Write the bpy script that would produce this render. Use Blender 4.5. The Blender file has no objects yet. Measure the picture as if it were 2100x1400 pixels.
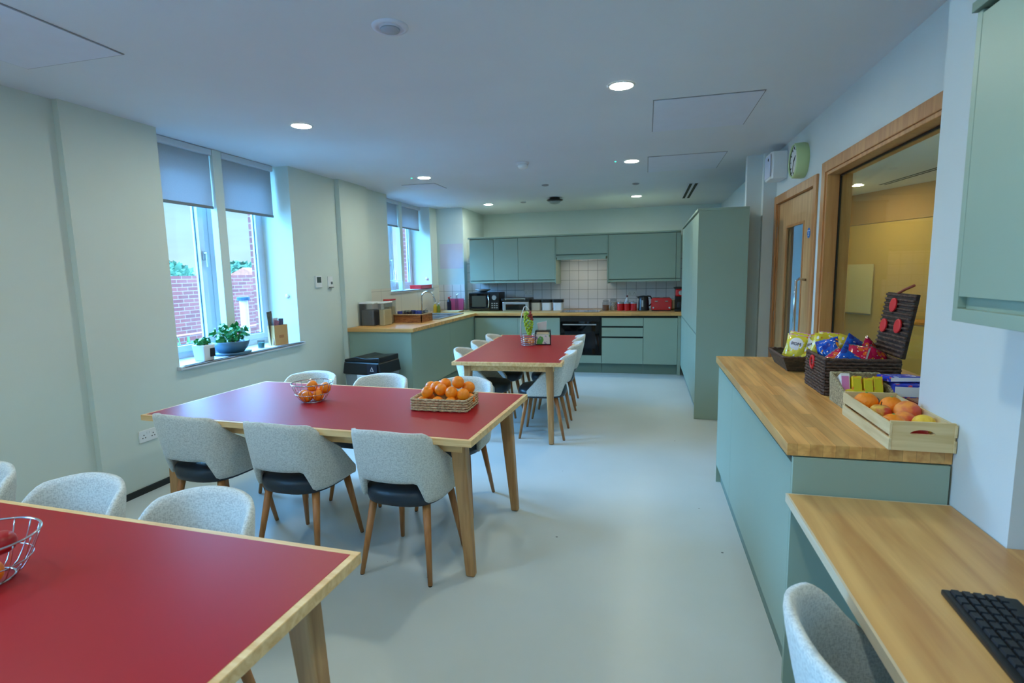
import bpy, bmesh, math, random
from mathutils import Vector, Matrix
random.seed(7)
PI = math.pi
sc = bpy.context.scene
COL = sc.collection

# ------------------------------------------------------------------ helpers
def lin(c):
    return tuple(((x / 255) / 12.92 if x / 255 <= 0.04045 else ((x / 255 + 0.055) / 1.055) ** 2.4) for x in c)

def new_mat(name):
    m = bpy.data.materials.new(name); m.use_nodes = True
    nt = m.node_tree
    return m, nt, nt.nodes['Principled BSDF']

def mat(name, col, rough=0.5, metal=0.0, var=0.0, vscale=8, bump=0.0, bscale=60, spec=0.5, coat=0.0, trans=0.0, sheen=0.0, ior=1.45):
    m, nt, b = new_mat(name)
    c = lin(col)
    b.inputs['Base Color'].default_value = (*c, 1)
    b.inputs['Roughness'].default_value = rough
    b.inputs['Metallic'].default_value = metal
    b.inputs['Specular IOR Level'].default_value = spec
    b.inputs['Coat Weight'].default_value = coat
    b.inputs['Transmission Weight'].default_value = trans
    b.inputs['Sheen Weight'].default_value = sheen
    b.inputs['IOR'].default_value = ior
    tc = nt.nodes.new('ShaderNodeTexCoord')
    if True:
        n = nt.nodes.new('ShaderNodeTexNoise'); n.inputs['Scale'].default_value = vscale; n.inputs['Detail'].default_value = 5
        nt.links.new(tc.outputs['Object'], n.inputs['Vector'])
        r = nt.nodes.new('ShaderNodeMapRange'); v = max(var, 0.02)
        r.inputs['From Min'].default_value = 0.3; r.inputs['From Max'].default_value = 0.7
        r.inputs['To Min'].default_value = 1 - v; r.inputs['To Max'].default_value = 1 + v
        nt.links.new(n.outputs['Fac'], r.inputs['Value'])
        mx = nt.nodes.new('ShaderNodeVectorMath'); mx.operation = 'SCALE'
        mx.inputs[0].default_value = c
        nt.links.new(r.outputs['Result'], mx.inputs['Scale'])
        nt.links.new(mx.outputs['Vector'], b.inputs['Base Color'])
    if bump:
        n2 = nt.nodes.new('ShaderNodeTexNoise'); n2.inputs['Scale'].default_value = bscale; n2.inputs['Detail'].default_value = 4
        nt.links.new(tc.outputs['Object'], n2.inputs['Vector'])
        bp = nt.nodes.new('ShaderNodeBump'); bp.inputs['Strength'].default_value = bump; bp.inputs['Distance'].default_value = 0.01
        nt.links.new(n2.outputs['Fac'], bp.inputs['Height']); nt.links.new(bp.outputs['Normal'], b.inputs['Normal'])
    return m

def emis(name, col, strength):
    m, nt, b = new_mat(name)
    c = lin(col)
    b.inputs['Base Color'].default_value = (*c, 1)
    b.inputs['Emission Color'].default_value = (*c, 1)
    b.inputs['Emission Strength'].default_value = strength
    return m

def wood(name, c1, c2, axis='Y', rough=0.45, scale=1.0, stave=None, spec=0.5):
    """grain runs along axis; optional butcher-block staves"""
    m, nt, b = new_mat(name)
    tc = nt.nodes.new('ShaderNodeTexCoord'); mp = nt.nodes.new('ShaderNodeMapping')
    s = [14 * scale] * 3; s['XYZ'.index(axis)] = 1.1 * scale
    mp.inputs['Scale'].default_value = s
    nt.links.new(tc.outputs['Object'], mp.inputs['Vector'])
    n = nt.nodes.new('ShaderNodeTexNoise'); n.inputs['Scale'].default_value = 2.2; n.inputs['Detail'].default_value = 7; n.inputs['Distortion'].default_value = 0.6
    nt.links.new(mp.outputs['Vector'], n.inputs['Vector'])
    cr = nt.nodes.new('ShaderNodeValToRGB')
    cr.color_ramp.elements[0].position = 0.32; cr.color_ramp.elements[0].color = (*lin(c1), 1)
    cr.color_ramp.elements[1].position = 0.68; cr.color_ramp.elements[1].color = (*lin(c2), 1)
    nt.links.new(n.outputs['Fac'], cr.inputs['Fac'])
    out = cr.outputs['Color']
    if stave:
        mp2 = nt.nodes.new('ShaderNodeMapping')
        if axis == 'Y': mp2.inputs['Rotation'].default_value = (0, 0, PI / 2)
        nt.links.new(tc.outputs['Object'], mp2.inputs['Vector'])
        bt = nt.nodes.new('ShaderNodeTexBrick')
        bt.inputs['Scale'].default_value = 1; bt.inputs['Brick Width'].default_value = stave[0]; bt.inputs['Row Height'].default_value = stave[1]
        bt.inputs['Mortar Size'].default_value = 0.0006; bt.inputs['Color1'].default_value = (0.80, 0.80, 0.80, 1)
        bt.inputs['Color2'].default_value = (1.14, 1.10, 1.04, 1); bt.inputs['Mortar'].default_value = (0.6, 0.55, 0.5, 1)
        bt.offset = 0.37
        nt.links.new(mp2.outputs['Vector'], bt.inputs['Vector'])
        mul = nt.nodes.new('ShaderNodeMix'); mul.data_type = 'RGBA'; mul.blend_type = 'MULTIPLY'; mul.inputs['Factor'].default_value = 1
        nt.links.new(out, mul.inputs[6]); nt.links.new(bt.outputs['Color'], mul.inputs[7]); out = mul.outputs[2]
    nt.links.new(out, b.inputs['Base Color'])
    b.inputs['Roughness'].default_value = rough
    b.inputs['Specular IOR Level'].default_value = spec
    return m

def tiles(name, col, grout, w, h, rough=0.15, mortar=0.004, offset=0.0, c2=None, plane='XZ', bump=0.3):
    m, nt, b = new_mat(name)
    tc = nt.nodes.new('ShaderNodeTexCoord')
    sx = nt.nodes.new('ShaderNodeSeparateXYZ'); cb = nt.nodes.new('ShaderNodeCombineXYZ')
    nt.links.new(tc.outputs['Object'], sx.inputs[0])
    nt.links.new(sx.outputs['XYZ'.index(plane[0])], cb.inputs[0]); nt.links.new(sx.outputs['XYZ'.index(plane[1])], cb.inputs[1])
    bt = nt.nodes.new('ShaderNodeTexBrick'); bt.offset = offset
    bt.inputs['Scale'].default_value = 1; bt.inputs['Brick Width'].default_value = w; bt.inputs['Row Height'].default_value = h
    bt.inputs['Mortar Size'].default_value = mortar; bt.inputs['Mortar Smooth'].default_value = 0.2
    bt.inputs['Color1'].default_value = (*lin(col), 1); bt.inputs['Color2'].default_value = (*lin(c2 or col), 1); bt.inputs['Mortar'].default_value = (*lin(grout), 1)
    nt.links.new(cb.outputs[0], bt.inputs['Vector']); nt.links.new(bt.outputs['Color'], b.inputs['Base Color'])
    bp = nt.nodes.new('ShaderNodeBump'); bp.invert = True; bp.inputs['Strength'].default_value = bump; bp.inputs['Distance'].default_value = 0.004
    nt.links.new(bt.outputs['Fac'], bp.inputs['Height']); nt.links.new(bp.outputs['Normal'], b.inputs['Normal'])
    b.inputs['Roughness'].default_value = rough
    return m

def fabric(name, c1, c2, scale=230):
    m, nt, b = new_mat(name)
    tc = nt.nodes.new('ShaderNodeTexCoord')
    mp = nt.nodes.new('ShaderNodeMapping'); mp.inputs['Scale'].default_value = (1, 1, 0.35)
    mp2 = nt.nodes.new('ShaderNodeMapping'); mp2.inputs['Scale'].default_value = (0.3, 0.3, 1)
    outs = []
    for q in (mp, mp2):
        nt.links.new(tc.outputs['Object'], q.inputs['Vector'])
        n = nt.nodes.new('ShaderNodeTexNoise'); n.inputs['Scale'].default_value = scale; n.inputs['Detail'].default_value = 2
        nt.links.new(q.outputs['Vector'], n.inputs['Vector']); outs.append(n.outputs['Fac'])
    ad = nt.nodes.new('ShaderNodeMath'); ad.operation = 'MULTIPLY_ADD'; ad.inputs[1].default_value = 0.5
    hf = nt.nodes.new('ShaderNodeMath'); hf.operation = 'MULTIPLY'; hf.inputs[1].default_value = 0.5
    nt.links.new(outs[0], hf.inputs[0]); nt.links.new(outs[1], ad.inputs[0]); nt.links.new(hf.outputs[0], ad.inputs[2])
    cr = nt.nodes.new('ShaderNodeValToRGB')
    cr.color_ramp.elements[0].position = 0.40; cr.color_ramp.elements[0].color = (*lin(c1), 1)
    cr.color_ramp.elements[1].position = 0.56; cr.color_ramp.elements[1].color = (*lin(c2), 1)
    nt.links.new(ad.outputs[0], cr.inputs['Fac']); nt.links.new(cr.outputs['Color'], b.inputs['Base Color'])
    bp = nt.nodes.new('ShaderNodeBump'); bp.inputs['Strength'].default_value = 0.35; bp.inputs['Distance'].default_value = 0.003
    nt.links.new(ad.outputs[0], bp.inputs['Height']); nt.links.new(bp.outputs['Normal'], b.inputs['Normal'])
    b.inputs['Roughness'].default_value = 0.9; b.inputs['Sheen Weight'].default_value = 0.3
    return m

def weave(name, c1, c2, sx=60, sz=110):
    """wickerwork: crossing bands of two colours with bump"""
    m, nt, b = new_mat(name)
    tc = nt.nodes.new('ShaderNodeTexCoord'); s = nt.nodes.new('ShaderNodeSeparateXYZ'); nt.links.new(tc.outputs['Object'], s.inputs[0])
    a = nt.nodes.new('ShaderNodeMath'); a.operation = 'ADD'; nt.links.new(s.outputs[0], a.inputs[0]); nt.links.new(s.outputs[1], a.inputs[1])
    cb = nt.nodes.new('ShaderNodeCombineXYZ'); nt.links.new(a.outputs[0], cb.inputs[0]); nt.links.new(s.outputs[2], cb.inputs[1])
    bt = nt.nodes.new('ShaderNodeTexBrick'); bt.offset = 0.5
    bt.inputs['Scale'].default_value = 1; bt.inputs['Brick Width'].default_value = 1 / sx * 1.6; bt.inputs['Row Height'].default_value = 1 / sz
    bt.inputs['Mortar Size'].default_value = 0.0016; bt.inputs['Mortar Smooth'].default_value = 0.8
    bt.inputs['Color1'].default_value = (*lin(c1), 1); bt.inputs['Color2'].default_value = (*lin(c2), 1); bt.inputs['Mortar'].default_value = (*[x * 0.25 for x in lin(c1)], 1)
    nt.links.new(cb.outputs[0], bt.inputs['Vector']); nt.links.new(bt.outputs['Color'], b.inputs['Base Color'])
    bp = nt.nodes.new('ShaderNodeBump'); bp.invert = True; bp.inputs['Strength'].default_value = 0.9; bp.inputs['Distance'].default_value = 0.004
    nt.links.new(bt.outputs['Fac'], bp.inputs['Height']); nt.links.new(bp.outputs['Normal'], b.inputs['Normal'])
    b.inputs['Roughness'].default_value = 0.6
    return m

def blobs(name, base, spots, scale=28, th=0.42, rough=0.3, metal=0.0):
    """printed packaging: coloured blobs over a base colour"""
    m, nt, b = new_mat(name)
    tc = nt.nodes.new('ShaderNodeTexCoord')
    cur = None
    for k, (c, sc_, t_) in enumerate(spots):
        n = nt.nodes.new('ShaderNodeTexVoronoi'); n.inputs['Scale'].default_value = sc_; n.inputs['Randomness'].default_value = 0.9
        mp = nt.nodes.new('ShaderNodeMapping'); mp.inputs['Location'].default_value = (k * 3.1, k * 1.7, k * 0.9)
        wn = nt.nodes.new('ShaderNodeTexNoise'); wn.inputs['Scale'].default_value = sc_ * 0.6; wn.inputs['Detail'].default_value = 3
        ws = nt.nodes.new('ShaderNodeVectorMath'); ws.operation = 'MULTIPLY_ADD'; ws.inputs[1].default_value = (1.6 / sc_,) * 3
        nt.links.new(tc.outputs['Object'], mp.inputs['Vector']); nt.links.new(mp.outputs['Vector'], wn.inputs['Vector'])
        nt.links.new(wn.outputs['Color'], ws.inputs[0]); nt.links.new(mp.outputs['Vector'], ws.inputs[2]); nt.links.new(ws.outputs[0], n.inputs['Vector'])
        lt = nt.nodes.new('ShaderNodeMath'); lt.operation = 'LESS_THAN'; lt.inputs[1].default_value = t_
        nt.links.new(n.outputs['Distance'], lt.inputs[0])
        mx = nt.nodes.new('ShaderNodeMix'); mx.data_type = 'RGBA'
        if cur is None: mx.inputs[6].default_value = (*lin(base), 1)
        else: nt.links.new(cur, mx.inputs[6])
        mx.inputs[7].default_value = (*lin(c), 1)
        nt.links.new(lt.outputs[0], mx.inputs['Factor']); cur = mx.outputs[2]
    nt.links.new(cur, b.inputs['Base Color'])
    b.inputs['Roughness'].default_value = rough; b.inputs['Metallic'].default_value = metal
    return m

def blush(name, c1, c2, scale=16, rough=0.35, lo=0.42, hi=0.6):
    m, nt, b = new_mat(name)
    tc = nt.nodes.new('ShaderNodeTexCoord'); n = nt.nodes.new('ShaderNodeTexNoise'); n.inputs['Scale'].default_value = scale; n.inputs['Detail'].default_value = 3
    nt.links.new(tc.outputs['Object'], n.inputs['Vector'])
    cr = nt.nodes.new('ShaderNodeValToRGB'); e = cr.color_ramp.elements
    e[0].position = lo; e[0].color = (*lin(c1), 1); e[1].position = hi; e[1].color = (*lin(c2), 1)
    nt.links.new(n.outputs['Fac'], cr.inputs['Fac']); nt.links.new(cr.outputs['Color'], b.inputs['Base Color']); b.inputs['Roughness'].default_value = rough
    return m

class MB:
    def __init__(s): s.v = []; s.f = []
    def add(s, v, f):
        o = len(s.v); s.v += [tuple(x) for x in v]; s.f += [tuple(i + o for i in q) for q in f]; return s
    def box(s, x0, x1, y0, y1, z0, z1):
        v = [(x0, y0, z0), (x1, y0, z0), (x1, y1, z0), (x0, y1, z0), (x0, y0, z1), (x1, y0, z1), (x1, y1, z1), (x0, y1, z1)]
        return s.add(v, [(0, 3, 2, 1), (4, 5, 6, 7), (0, 1, 5, 4), (1, 2, 6, 5), (2, 3, 7, 6), (3, 0, 4, 7)])
    def hexa(s, p):  # 4 bottom + 4 top corners
        return s.add(p, [(0, 3, 2, 1), (4, 5, 6, 7), (0, 1, 5, 4), (1, 2, 6, 5), (2, 3, 7, 6), (3, 0, 4, 7)])
    def rod(s, a, b, r0, r1=None, n=12):
        a = Vector(a); b = Vector(b); r1 = r0 if r1 is None else r1
        d = (b - a).normalized(); u = d.orthogonal().normalized(); w = d.cross(u)
        v = [a + (u * math.cos(2 * PI * i / n) + w * math.sin(2 * PI * i / n)) * r0 for i in range(n)]
        v += [b + (u * math.cos(2 * PI * i / n) + w * math.sin(2 * PI * i / n)) * r1 for i in range(n)]
        f = [(i, (i + 1) % n, n + (i + 1) % n, n + i) for i in range(n)] + [tuple(range(n - 1, -1, -1)), tuple(range(n, 2 * n))]
        return s.add(v, f)
    def lathe(s, prof, c=(0, 0, 0), n=28, axis='Z', cap=True):
        v = []; f = []; m = len(prof)
        for r, z in prof:
            for i in range(n):
                a = 2 * PI * i / n; x, y = r * math.cos(a), r * math.sin(a)
                p = (x, y, z) if axis == 'Z' else ((z, x, y) if axis == 'X' else (y, z, x))
                v.append((c[0] + p[0], c[1] + p[1], c[2] + p[2]))
        for j in range(m - 1):
            for i in range(n): f.append((j * n + i, j * n + (i + 1) % n, (j + 1) * n + (i + 1) % n, (j + 1) * n + i))
        if cap:
            f.append(tuple(range(n - 1, -1, -1))); f.append(tuple((m - 1) * n + i for i in range(n)))
        return s.add(v, f)
    def tube(s, pts, r, n=8, closed=False):
        pts = [Vector(p) for p in pts]; m = len(pts); v = []; f = []
        prev = None
        for i, p in enumerate(pts):
            if closed: d = pts[(i + 1) % m] - pts[i - 1]
            else: d = pts[min(i + 1, m - 1)] - pts[max(i - 1, 0)]
            d.normalize()
            if prev is None: u = d.orthogonal().normalized()
            else:
                u = prev - d * prev.dot(d)
                u = u.normalized() if u.length > 1e-6 else d.orthogonal().normalized()
            prev = u; w = d.cross(u)
            rr = r(i / max(1, m - 1)) if callable(r) else r
            v += [p + (u * math.cos(2 * PI * k / n) + w * math.sin(2 * PI * k / n)) * rr for k in range(n)]
        for i in range(m if closed else m - 1):
            a = i * n; b = ((i + 1) % m) * n
            for k in range(n): f.append((a + k, a + (k + 1) % n, b + (k + 1) % n, b + k))
        if not closed: f += [tuple(range(n - 1, -1, -1)), tuple((m - 1) * n + k for k in range(n))]
        return s.add(v, f)
    def ball(s, c, r, n=16, m=10, sq=(1, 1, 1), fn=None):
        v = []; f = []
        for j in range(1, m):
            t = PI * j / m
            for i in range(n):
                a = 2 * PI * i / n
                d = Vector((math.sin(t) * math.cos(a), math.sin(t) * math.sin(a), math.cos(t)))
                k = fn(d) if fn else 1
                v.append((c[0] + d.x * r * sq[0] * k, c[1] + d.y * r * sq[1] * k, c[2] + d.z * r * sq[2] * k))
        top = len(v); kt = fn(Vector((0, 0, 1))) if fn else 1; kb = fn(Vector((0, 0, -1))) if fn else 1
        v.append((c[0], c[1], c[2] + r * sq[2] * kt)); v.append((c[0], c[1], c[2] - r * sq[2] * kb))
        for j in range(m - 2):
            for i in range(n): f.append((j * n + i, (j + 1) * n + i, (j + 1) * n + (i + 1) % n, j * n + (i + 1) % n))
        for i in range(n):
            f.append((top, i, (i + 1) % n)); f.append((top + 1, (m - 2) * n + (i + 1) % n, (m - 2) * n + i))
        return s.add(v, f)
    def prism(s, poly, z0, z1, axis='Z'):
        n = len(poly)
        def P(p, z): return (p[0], p[1], z) if axis == 'Z' else ((z, p[0], p[1]) if axis == 'X' else (p[0], z, p[1]))
        v = [P(p, z0) for p in poly] + [P(p, z1) for p in poly]
        return s.add(v, [tuple(range(n - 1, -1, -1)), tuple(range(n, 2 * n))] + [(i, (i + 1) % n, n + (i + 1) % n, n + i) for i in range(n)])
    def xf(s, M):
        s.v = [tuple(M @ Vector(p)) for p in s.v]; return s
    def build(s, name, m, parent=None, bevel=0.0, smooth=False, loc=None, seg=2, sub=0):
        me = bpy.data.meshes.new(name); me.from_pydata(s.v, [], s.f)
        bm = bmesh.new(); bm.from_mesh(me); bmesh.ops.recalc_face_normals(bm, faces=bm.faces); bm.to_mesh(me); bm.free()
        me.materials.append(m)
        if smooth: me.polygons.foreach_set('use_smooth', [True] * len(me.polygons))
        o = bpy.data.objects.new(name, me); COL.objects.link(o)
        if parent: o.parent = parent
        if loc: o.location = loc
        if bevel:
            b = o.modifiers.new('Bevel', 'BEVEL'); b.width = bevel; b.segments = seg; b.limit_method = 'ANGLE'; b.angle_limit = math.radians(40)
        if sub:
            b = o.modifiers.new('Sub', 'SUBSURF'); b.levels = sub; b.render_levels = sub
        return o

def B(*a): return MB().box(*a)

def tag(o, label=None, cat=None, group=None, kind=None):
    if label: o['label'] = label
    if cat: o['category'] = cat
    if group: o['group'] = group
    if kind: o['kind'] = kind
    return o

def thing(name, label, cat, loc=(0, 0, 0), rz=0, group=None):
    o = bpy.data.objects.new(name, None); COL.objects.link(o); o.empty_display_size = 0.1
    o.location = loc; o.rotation_euler = (0, 0, rz)
    return tag(o, label, cat, group)

def struct(name, loc=(0, 0, 0)):
    o = bpy.data.objects.new(name, None); COL.objects.link(o); o.location = loc; o['kind'] = 'structure'; return o

def dup(root, loc, rz=0, label=None, group=None):
    r = root.copy(); COL.objects.link(r); r.location = loc; r.rotation_euler = (0, 0, rz)
    if label: r['label'] = label
    if group: r['group'] = group
    for ch in list(root.children):
        c = ch.copy(); COL.objects.link(c); c.parent = r
        for g in ch.children:
            d = g.copy(); COL.objects.link(d); d.parent = c
    return r

def text_part(name, body, size, m, parent, loc, rot, depth=0.0008, align='CENTER'):
    cu = bpy.data.curves.new(name, 'FONT'); cu.body = body; cu.size = size; cu.extrude = depth; cu.align_x = align; cu.align_y = 'CENTER'
    tmp = bpy.data.objects.new('tmp', cu); COL.objects.link(tmp)
    dg = bpy.context.evaluated_depsgraph_get(); me = bpy.data.meshes.new_from_object(tmp.evaluated_get(dg))
    bpy.data.objects.remove(tmp); bpy.data.curves.remove(cu)
    me.name = name; me.materials.clear(); me.materials.append(m)
    o = bpy.data.objects.new(name, me); COL.objects.link(o); o.parent = parent; o.location = loc; o.rotation_euler = rot
    return o

def ring(c, r, n=32, z=0, ry=None):
    ry = r if ry is None else ry
    return [(c[0] + r * math.cos(2 * PI * i / n), c[1] + ry * math.sin(2 * PI * i / n), c[2] + z) for i in range(n)]

def rrect(w, d, r, n=5, cx=0, cy=0):
    p = []
    for sx, sy, a0 in ((1, 1, 0), (-1, 1, PI / 2), (-1, -1, PI), (1, -1, 1.5 * PI)):
        for i in range(n + 1):
            a = a0 + PI / 2 * i / n
            p.append((cx + sx * (w / 2 - r) + r * math.cos(a), cy + sy * (d / 2 - r) + r * math.sin(a)))
    return p

# ------------------------------------------------------------------ materials
M = {}
M['wall'] = mat('wall_paint', (208, 217, 208), 0.75, var=0.012, vscale=2, bump=0.04, bscale=200, spec=0.25)
M['wall_k'] = mat('wall_paint_blue_cast', (206, 222, 222), 0.75, var=0.012, vscale=2, bump=0.04, bscale=200, spec=0.25)  # back wall paint with the blue cast of the grading put into its colour
M['wall_w'] = mat('wall_paint_white', (210, 218, 218), 0.7, var=0.012, vscale=2, bump=0.04, bscale=200, spec=0.25)
M['ceil'] = mat('ceiling_paint', (216, 222, 228), 0.85, var=0.01, vscale=1.5, spec=0.15)
M['ceil_panel'] = mat('ceiling_panel', (214, 220, 234), 0.7, var=0.01)
M['sage'] = mat('sage_laminate', (148, 168, 152), 0.42, var=0.015, vscale=3, spec=0.4)
M['sage_dark'] = mat('sage_plinth', (108, 132, 122), 0.5, var=0.02, vscale=3)
M['gap'] = mat('shadow_gap', (30, 40, 42), 0.8)
M['oak'] = wood('oak_worktop', (196, 140, 76), (228, 178, 108), 'Y', 0.38, 1.0, stave=(0.55, 0.04))
M['oakx'] = wood('oak_worktop_across', (196, 140, 76), (228, 178, 108), 'X', 0.42, 1.0, stave=(0.55, 0.04))
M['desk_oak'] = wood('oak_veneer_desk', (192, 138, 78), (224, 176, 108), 'Y', 0.4, 0.55)
M['edge_oak'] = wood('pale_oak_edging', (206, 188, 158), (226, 210, 182), 'Y', 0.5)
M['door_oak'] = wood('door_oak', (190, 142, 92), (212, 168, 116), 'Z', 0.4)
M['frame_oak'] = wood('frame_oak', (176, 116, 66), (198, 142, 88), 'Z', 0.35)
M['ply'] = wood('ply_edge', (218, 168, 106), (242, 204, 146), 'X', 0.45, 1.4)
M['tleg'] = wood('table_leg_oak', (160, 112, 66), (196, 150, 98), 'Z', 0.45)
M['cleg'] = wood('chair_leg_beech', (158, 98, 50), (190, 130, 76), 'Z', 0.4)
M['red'] = mat('red_linoleum', (162, 8, 20), 0.42, var=0.02, vscale=5, spec=0.46)
M['fab'] = fabric('grey_bouclé'.replace('é', 'e'), (186, 189, 184), (218, 220, 214), 300)
M['vinyl'] = mat('navy_vinyl', (38, 48, 58), 0.35, bump=0.05, bscale=120)
M['white'] = mat('white_plastic', (226, 228, 228), 0.4)
M['frame'] = mat('white_window_frame', (200, 206, 212), 0.4)
M['frame_dark'] = mat('window_seal', (60, 90, 110), 0.5)
M['black'] = mat('black_plastic', (22, 24, 26), 0.35)
M['black_gl'] = mat('black_glass', (10, 11, 13), 0.06, coat=0.5)
M['chrome'] = mat('chrome', (210, 214, 218), 0.12, metal=1)
M['steel'] = mat('brushed_steel', (180, 184, 188), 0.3, metal=1)
M['skirt'] = mat('black_skirting', (28, 34, 38), 0.5)
M['grey_pl'] = mat('grey_plastic', (120, 126, 128), 0.45)
M['redgl'] = mat('red_enamel', (196, 20, 26), 0.22, coat=0.4)
M['orange'] = mat('orange_peel', (250, 140, 20), 0.4, var=0.08, vscale=14, bump=0.25, bscale=130)
M['orange_d'] = mat('orange_peel_deep', (240, 105, 22), 0.4, var=0.12, vscale=12, bump=0.25, bscale=130)
M['apple'] = blush('apple_skin', (232, 184, 76), (206, 70, 44), 22)
M['apple_red'] = mat('apple_red', (170, 26, 28), 0.3, var=0.2, vscale=20)
M['peach'] = blush('peach_skin', (246, 150, 60), (216, 84, 56), 18, 0.5)
M['lemon'] = mat('yellow_peel', (240, 196, 60), 0.45, bump=0.2, bscale=100)
M['pearwire'] = M['chrome']
M['wicker'] = weave('dark_wicker', (66, 42, 32), (36, 26, 24), 50, 95)
M['wicker_grey'] = weave('grey_wicker', (92, 80, 66), (58, 50, 44), 60, 100)
M['rush'] = weave('rush_braid', (202, 178, 140), (150, 122, 86), 26, 60)
M['seagrass'] = mat('seagrass', (176, 160, 126), 0.9, var=0.45, vscale=120, bump=0.9, bscale=170)
M['wickerlt'] = weave('brown_wicker', (186, 122, 70), (140, 84, 44), 40, 90)
M['rope'] = mat('rush_rope', (196, 172, 134), 0.8, var=0.35, vscale=70, bump=0.8, bscale=120)
M['rope_dark'] = mat('dark_rope', (88, 66, 56), 0.7, var=0.4, vscale=80, bump=0.7, bscale=130)
M['crate'] = wood('pine_crate', (206, 178, 124), (226, 202, 152), 'X', 0.55, 1.5)
M['cratey'] = wood('pine_crate_side', (206, 184, 136), (226, 206, 162), 'Y', 0.55, 1.5)
M['bag_y'] = blobs('yellow_crisp_bag', (222, 206, 60), [((236, 226, 150), 22, 0.30), ((240, 240, 240), 40, 0.22), ((226, 130, 40), 34, 0.20)], rough=0.22)
M['bag_b'] = blobs('blue_crisp_bag', (20, 84, 190), [((30, 50, 140), 26, 0.35), ((236, 150, 40), 30, 0.26), ((240, 240, 240), 44, 0.16)], rough=0.18)
M['bag_r'] = blobs('magenta_crisp_bag', (204, 24, 80), [((236, 110, 50), 22, 0.32), ((240, 200, 70), 36, 0.20), ((240, 220, 230), 46, 0.18)], rough=0.18)
M['foil'] = mat('silver_foil', (200, 204, 208), 0.2, metal=0.9)
M['label_w'] = mat('white_print', (238, 236, 240), 0.4)
M['label_navy'] = mat('navy_print', (30, 46, 96), 0.4)
M['label_pink'] = mat('pink_print', (216, 130, 190), 0.4)
M['box_y'] = blobs('yellow_carton', (232, 204, 20), [((236, 130, 40), 30, 0.35)], rough=0.4)
M['box_b'] = blobs('blue_carton', (36, 60, 190), [((200, 210, 240), 30, 0.28), ((220, 90, 110), 36, 0.22)], rough=0.35)
M['box_brown'] = mat('maroon_carton', (110, 48, 40), 0.4)
M['kraft'] = mat('kraft_paper', (196, 152, 98), 0.7, var=0.05)
M['leaf'] = mat('leaf_green', (40, 130, 66), 0.45, var=0.3, vscale=30)
M['leaf2'] = mat('leaf_pale_green', (110, 170, 90), 0.45, var=0.3, vscale=30)
M['pot_blue'] = mat('slate_pot', (70, 104, 124), 0.4)
M['soil'] = mat('soil', (60, 44, 34), 0.95)
M['grape'] = mat('green_grape', (156, 186, 44), 0.25, var=0.2, vscale=30, spec=0.6)
M['grape_r'] = mat('red_grape', (150, 60, 50), 0.25, var=0.2, vscale=30)
M['pink'] = mat('pink_plastic', (206, 74, 116), 0.4)
M['blinds'] = None
M['amber'] = mat('coffee_grounds', (140, 84, 50), 0.7)
M['beige'] = mat('beige_ceramic', (222, 204, 160), 0.4)
M['blue_sign'] = mat('blue_sign', (20, 110, 190), 0.4)
M['clockrim'] = mat('lime_rim', (186, 206, 150), 0.4)
M['clear'] = None

# glass
def glass(name, tint=(1, 1, 1), rough=0.0, refl=0.08):
    m = bpy.data.materials.new(name); m.use_nodes = True; nt = m.node_tree; nt.nodes.clear()
    o = nt.nodes.new('ShaderNodeOutputMaterial'); t = nt.nodes.new('ShaderNodeBsdfTransparent'); g = nt.nodes.new('ShaderNodeBsdfGlossy'); mx = nt.nodes.new('ShaderNodeMixShader')
    t.inputs['Color'].default_value = (*tint, 1); g.inputs['Roughness'].default_value = rough
    fr = nt.nodes.new('ShaderNodeLayerWeight'); fr.inputs['Blend'].default_value = 0.5
    pw = nt.nodes.new('ShaderNodeMath'); pw.operation = 'POWER'; pw.inputs[1].default_value = 5
    mu = nt.nodes.new('ShaderNodeMath'); mu.operation = 'MULTIPLY_ADD'; mu.inputs[1].default_value = 0.6; mu.inputs[2].default_value = refl / 2
    nt.links.new(fr.outputs['Facing'], pw.inputs[0]); nt.links.new(pw.outputs[0], mu.inputs[0]); nt.links.new(mu.outputs[0], mx.inputs['Fac'])
    nt.links.new(t.outputs[0], mx.inputs[1]); nt.links.new(g.outputs[0], mx.inputs[2]); nt.links.new(mx.outputs[0], o.inputs['Surface'])
    return m
M['glass'] = glass('window_glass', (0.95, 0.98, 0.98), 0, 0.04)
M['glass_in'] = glass('screen_glass', (0.93, 0.95, 0.86), 0, 0.05)
M['clear'] = glass('clear_plastic', (0.80, 0.82, 0.84), 0.1, 0.10)
M['smoke'] = glass('smoky_plastic', (0.75, 0.75, 0.80), 0.15, 0.10)

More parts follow.
